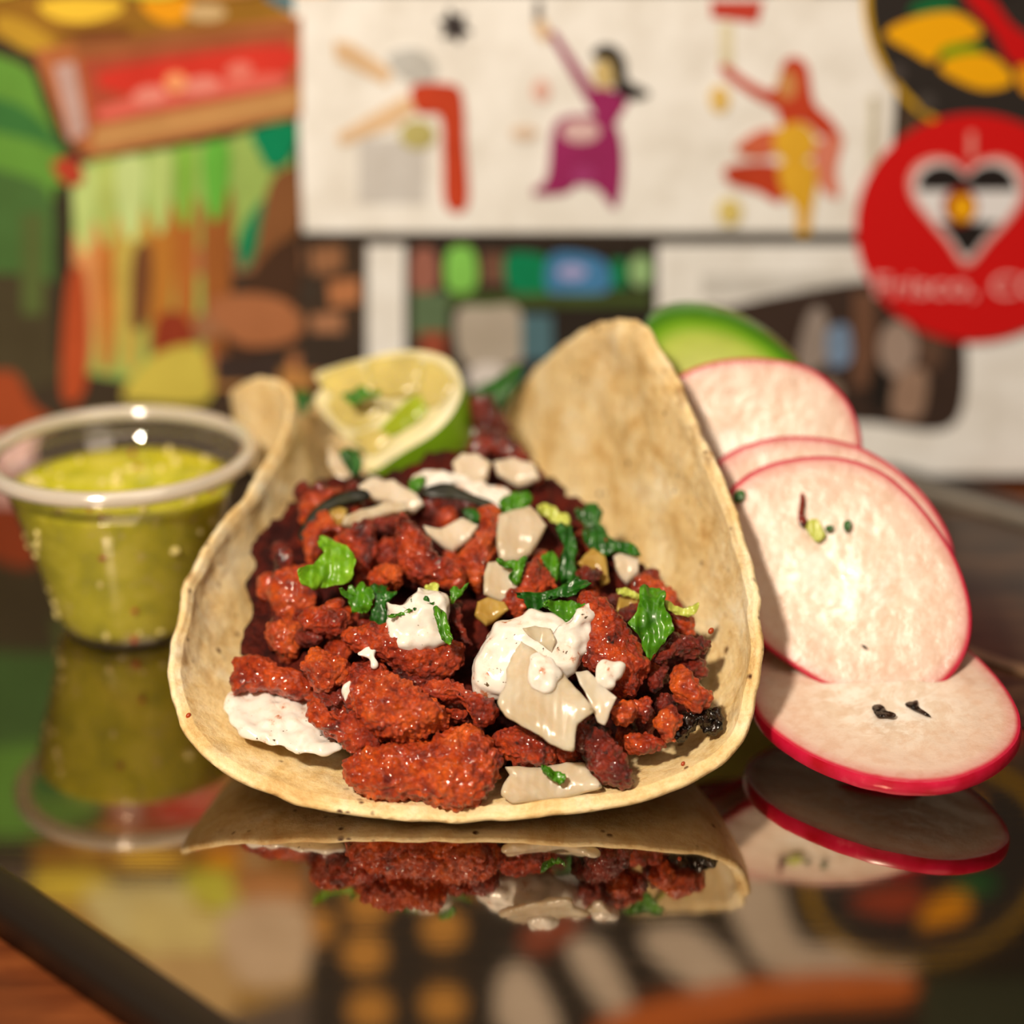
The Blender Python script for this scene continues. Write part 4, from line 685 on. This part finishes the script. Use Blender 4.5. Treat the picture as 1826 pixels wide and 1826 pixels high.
# ---------------------------------------------------------------- radish and cucumber slices
def slice_(name, outline, depth_pt, n, th, mf, ms, parts, rimw=.97, cup=0., lab='', cat='', group=None, seedo=1):
    n = norm(n); C0 = at(*depth_pt); P = plane_pts(smooth(outline, 120), C0, n); C0 = P.mean(0); k = len(P); root = empty(name, C0-n*th/2, label=lab, cat=cat, group=group)
    V = [C0]; Cc_ = [(0, 0, 0)]; NRr = 40
    for j in range(1, NRr+1):
        s = j/NRr
        for p in P:
            q = C0+(p-C0)*s; q = q+n*(MN.noise(Vector(q*1.3+seedo))*.05*(1-s*.5)+MN.noise(Vector(q*5))*.012-cup*(1-s*s)-(max(0, s-.97)/.03)*.03); V.append(q); Cc_.append((s, s, s))
    Fc = [[0, 1+i, 1+(i+1) % k] for i in range(k)]+[[1+(j-1)*k+i, 1+j*k+i, 1+j*k+(i+1) % k, 1+(j-1)*k+(i+1) % k] for j in range(1, NRr) for i in range(k)]
    V = np.array(V); nb = len(V); Vb = V-n*th; low = min(V[:, 2].min(), Vb[:, 2].min()); up = max(0, .03-low)
    V[:, 2] += up; Vb[:, 2] += up
    mk(parts[0], np.vstack([V, Vb]), Fc+[[a_+nb for a_ in reversed(f)] for f in Fc], mf, root, cols=Cc_+Cc_)
    R = V[-k:]; Rb = Vb[-k:]; ring = []
    cU = C0+np.array([0, 0, up]); prof_ = [(1.0, .0), (1.008, .15), (1.012, .5), (1.008, .85), (1.0, 1.0)]
    for s, t in prof_: ring += (cU-n*th*t+(R-cU)*s).tolist() if False else ((R*(1-t)+Rb*t)+(R-V[0])*(s-1)).tolist()
    mk(parts[1], ring, [[j*k+i, (j+1)*k+i, (j+1)*k+(i+1) % k, j*k+(i+1) % k] for j in range(4) for i in range(k)], ms, root)
    return root, n, C0
slice_('cucumber_slice', [(1168,650),(1150,610),(1160,572),(1215,553),(1290,562),(1350,590),(1400,628),(1435,668),(1470,760),(1480,860),(1440,980),(1360,1050),(1280,1040),(1230,980),(1190,860),(1172,740)], (1260, 800, 46.8), (-.10, -.99, .03), .9, M_CUCF, M_CUCS, ('flesh', 'peel'), lab='green cucumber slice standing behind the rearmost radish slice', cat='cucumber')
slice_('radish_slice', [(1195,690),(1225,662),(1290,642),(1370,640),(1440,655),(1490,690),(1522,735),(1536,800),(1520,880),(1450,950),(1350,970),(1250,930),(1190,850),(1175,760)], (1360, 800, 44.6), (-.12, -.88, .46), .26, M_RAD, M_RSKIN, ('flesh', 'skin'), lab='rearmost radish slice, topmost of the fan beside the taco', cat='radish', group='fanned radish slices', seedo=2)
slice_('radish_slice', [(1262,850),(1300,808),(1360,785),(1420,778),(1490,785),(1545,803),(1610,845),(1665,905),(1700,980),(1700,1080),(1640,1180),(1540,1190),(1400,1130),(1300,1030),(1250,940)], (1470, 960, 42.6), (-.12, -.86, .5), .24, M_RAD, M_RSKIN, ('flesh', 'skin'), lab='mostly covered radish slice showing only its top edge behind the large front one', cat='radish', group='fanned radish slices', seedo=5)
slice_('radish_slice', [(1285,905),(1310,865),(1360,832),(1430,815),(1500,816),(1570,840),(1630,890),(1690,970),(1722,1045),(1732,1110),(1718,1170),(1680,1220),(1630,1245),(1560,1248),(1490,1230),(1420,1190),(1355,1140),(1310,1060),(1285,980)], (1510, 1040, 41.0), (-.16, -.80, .58), .26, M_RAD, M_RSKIN, ('flesh', 'skin'), lab='largest upright radish slice leaning on the fan, with herb specks', cat='radish', group='fanned radish slices', seedo=9)
r1, r1n, r1c = slice_('radish_slice', [(1350,1270),(1335,1215),(1360,1160),(1430,1115),(1540,1100),(1660,1110),(1738,1165),(1790,1220),(1818,1275),(1812,1320),(1770,1360),(1700,1388),(1620,1392),(1540,1380),(1460,1352),(1395,1315)], (1585, 1260, 38.55), (-.10, -.13, .985), .36, M_RAD, M_RSKIN, ('flesh', 'skin'), lab='bottom radish slice lying almost flat at the front right', cat='radish', group='fanned radish slices', seedo=13)
def speck(outline, pt, n, m, name, lab, T=.05):
    blob(name, outline, m, depth=pt, n=n, T=T, zmin=.03, a1=.03, a2=.02, f2=8, a3=0, sub=3, label=lab, cat='herb' if m is not M_CHAR else 'crumb')
def plane_d(px, py, C0, n):
    cam_ = np.array([0, 0, HCAM]); n = norm(n); r = ray(px, py); return (cam_+r*(np.dot(C0-cam_, n)/np.dot(r, n)))[1]
Cf = at(1510, 1040, 41.0); nf = (-.16, -.80, .58); t5 = tr(1200, 600, .3428); t6 = tr(1200, 1200, .3428)
for ol, m_, nm, lab in [(t5([(690,970),(750,950),(780,1000),(795,1040),(750,1068),(705,1030)]), M_STEM, 'herb_bit', 'olive herb bit in the centre of the largest radish slice'),
    (t5([(668,810),(688,860),(680,930),(710,975),(670,990),(648,940)]), M_MEATD, 'chili_flake', 'thin brown chili flake on the largest radish slice'),
    (t5([(890,965),(925,960),(918,1000),(895,1008)]), M_LEAFD, 'herb_bit', 'small dark herb speck right of the olive herb bit'),
    (t5([(800,990),(830,985),(825,1010),(800,1015)]), M_LEAFD, 'herb_bit', 'tiny herb speck between the two larger specks on the radish'),
    (t5([(975,1600),(1010,1610),(1010,1628),(985,1620)]), M_CHAR, 'black_crumb', 'single black crumb low on the largest radish slice'),
    (t5([(310,830),(340,800),(375,805),(365,850),(320,865)]), M_LEAFD, 'herb_bit', 'dark herb bit at the left edge of the largest radish slice')]:
    cxy = np.mean(ol, 0); speck(ol, plane_d(*cxy, Cf, nf)-.12, nf, m_, nm, lab)
for ol, lab in [(t6([(1035,175),(1090,165),(1115,200),(1160,215),(1150,232),(1110,230),(1060,225)]), 'black crumb on the flat radish slice under the leaning one'), (t6([(1208,160),(1250,150),(1275,145),(1275,180),(1345,228),(1300,215),(1240,180)]), 'long black crumb on the flat radish slice')]:
    cxy = np.mean(ol, 0); speck(ol, plane_d(*cxy, r1c, r1n)-.1, r1n, M_CHAR, 'black_crumb', lab, .04)
# red specks on the tortilla
for (x, y, d, r), lab in [((1268, 1125, 38.6, .07), 'tiny red chili crumb on the right inner tortilla wall'), ((336, 1276, 37.7, .06), 'tiny red chili crumb at the left tortilla edge'), ((1218, 1362, 36.45, .05), 'tiny red chili crumb on the front right tortilla lip')]:
    P = at(x, y, d); S_, F_ = ico(2); mk('chili_crumb', S_*r+P+S_[:, [1, 2, 0]]*r*.2, F_, M_CHILI, label=lab, cat='crumb')

# ---------------------------------------------------------------- cup of green salsa
CX = np.array([-10.1, 46.35, .03])
def lathe(name, prof, m, parent=None, seg=96, close=False, **kw):
    V = [(CX[0]+r*math.cos(t), CX[1]+r*math.sin(t), CX[2]+z) for r, z in prof for t in np.linspace(0, 2*math.pi, seg, endpoint=False)]; K = len(prof)
    Fc = [[k*seg+i, k*seg+(i+1) % seg, ((k+1) % K)*seg+(i+1) % seg, ((k+1) % K)*seg+i] for k in range(K if close else K-1) for i in range(seg)]
    if kw.pop('cap', False): Fc.append(list(range((K-1)*seg, K*seg))); Fc.append(list(range(seg))[::-1])
    return mk(name, V, Fc, m, parent, **kw)
cup = empty('plastic_cup', CX, label='clear plastic portion cup with a milky rolled rim, left of the taco', cat='cup')
def wr(z): return 1.86+(3.07-1.86)*(z/4.55)
lathe('cup_wall', [(0.02, .10), (1.5, .10), (1.62, .02), (1.80, .03), (1.88, .14)]+[(wr(z), z) for z in (.5, 1.5, 2.5, 3.5, 4.1)]+[(3.05, 4.22), (3.10, 4.26), (3.05, 4.32), (3.12, 4.40), (3.16, 4.62)], M_CUP, cup)
rp = [(3.10+.0, 4.62), (3.12, 4.80), (3.2, 4.90), (3.32, 4.93), (3.45, 4.90), (3.53, 4.80), (3.54, 4.66), (3.48, 4.57), (3.42, 4.58), (3.44, 4.68), (3.42, 4.76), (3.33, 4.80), (3.24, 4.78), (3.18, 4.68), (3.16, 4.60)]
lathe('cup_rim', rp, M_CUPR, cup, close=True, label='milky rolled rim')
sal = lathe('green_salsa', [(1.60, .16), (1.80, .20)]+[(wr(z)-.05, z) for z in (.4, 1., 1.6, 2.2, 2.8, 3.3, 3.8)]+[(2.82, 3.90), (2.5, 3.88), (1.8, 3.93), (1.0, 3.9), (.3, 3.93), (.01, 3.93)], M_SALSA, label='yellow-green salsa with pale seeds filling the plastic cup', cat='salsa')
for nm, m_, cnt, lab in (('seeds', M_SEED, 75, None), ('chili_flakes', M_CHILI, 9, 'dark red flakes')):
    S_, F_ = ico(2); VV, FF = [], []
    for k in range(cnt):
        t = random.uniform(0, 2*math.pi); top = random.random() < .35
        if top: r = math.sqrt(random.random())*2.6; P = CX+[r*math.cos(t), r*math.sin(t), 3.93]
        else: z = random.uniform(.3, 3.8); r = wr(z)-.05; P = CX+[r*math.cos(t), r*math.sin(t), z]
        s_ = random.uniform(.07, .13) if nm == 'seeds' else random.uniform(.06, .10); sx = np.array([1.3, 1, .8])[np.random.permutation(3)]
        b0 = len(VV)*len(S_); VV.append(S_*s_*sx+P); FF += (F_+b0).tolist()
    mk(nm, np.vstack(VV), FF, m_, sal, kind='stuff')

for o in bpy.data.objects:
    for k in ('_o', '_cols'):
        if k in o: del o[k]
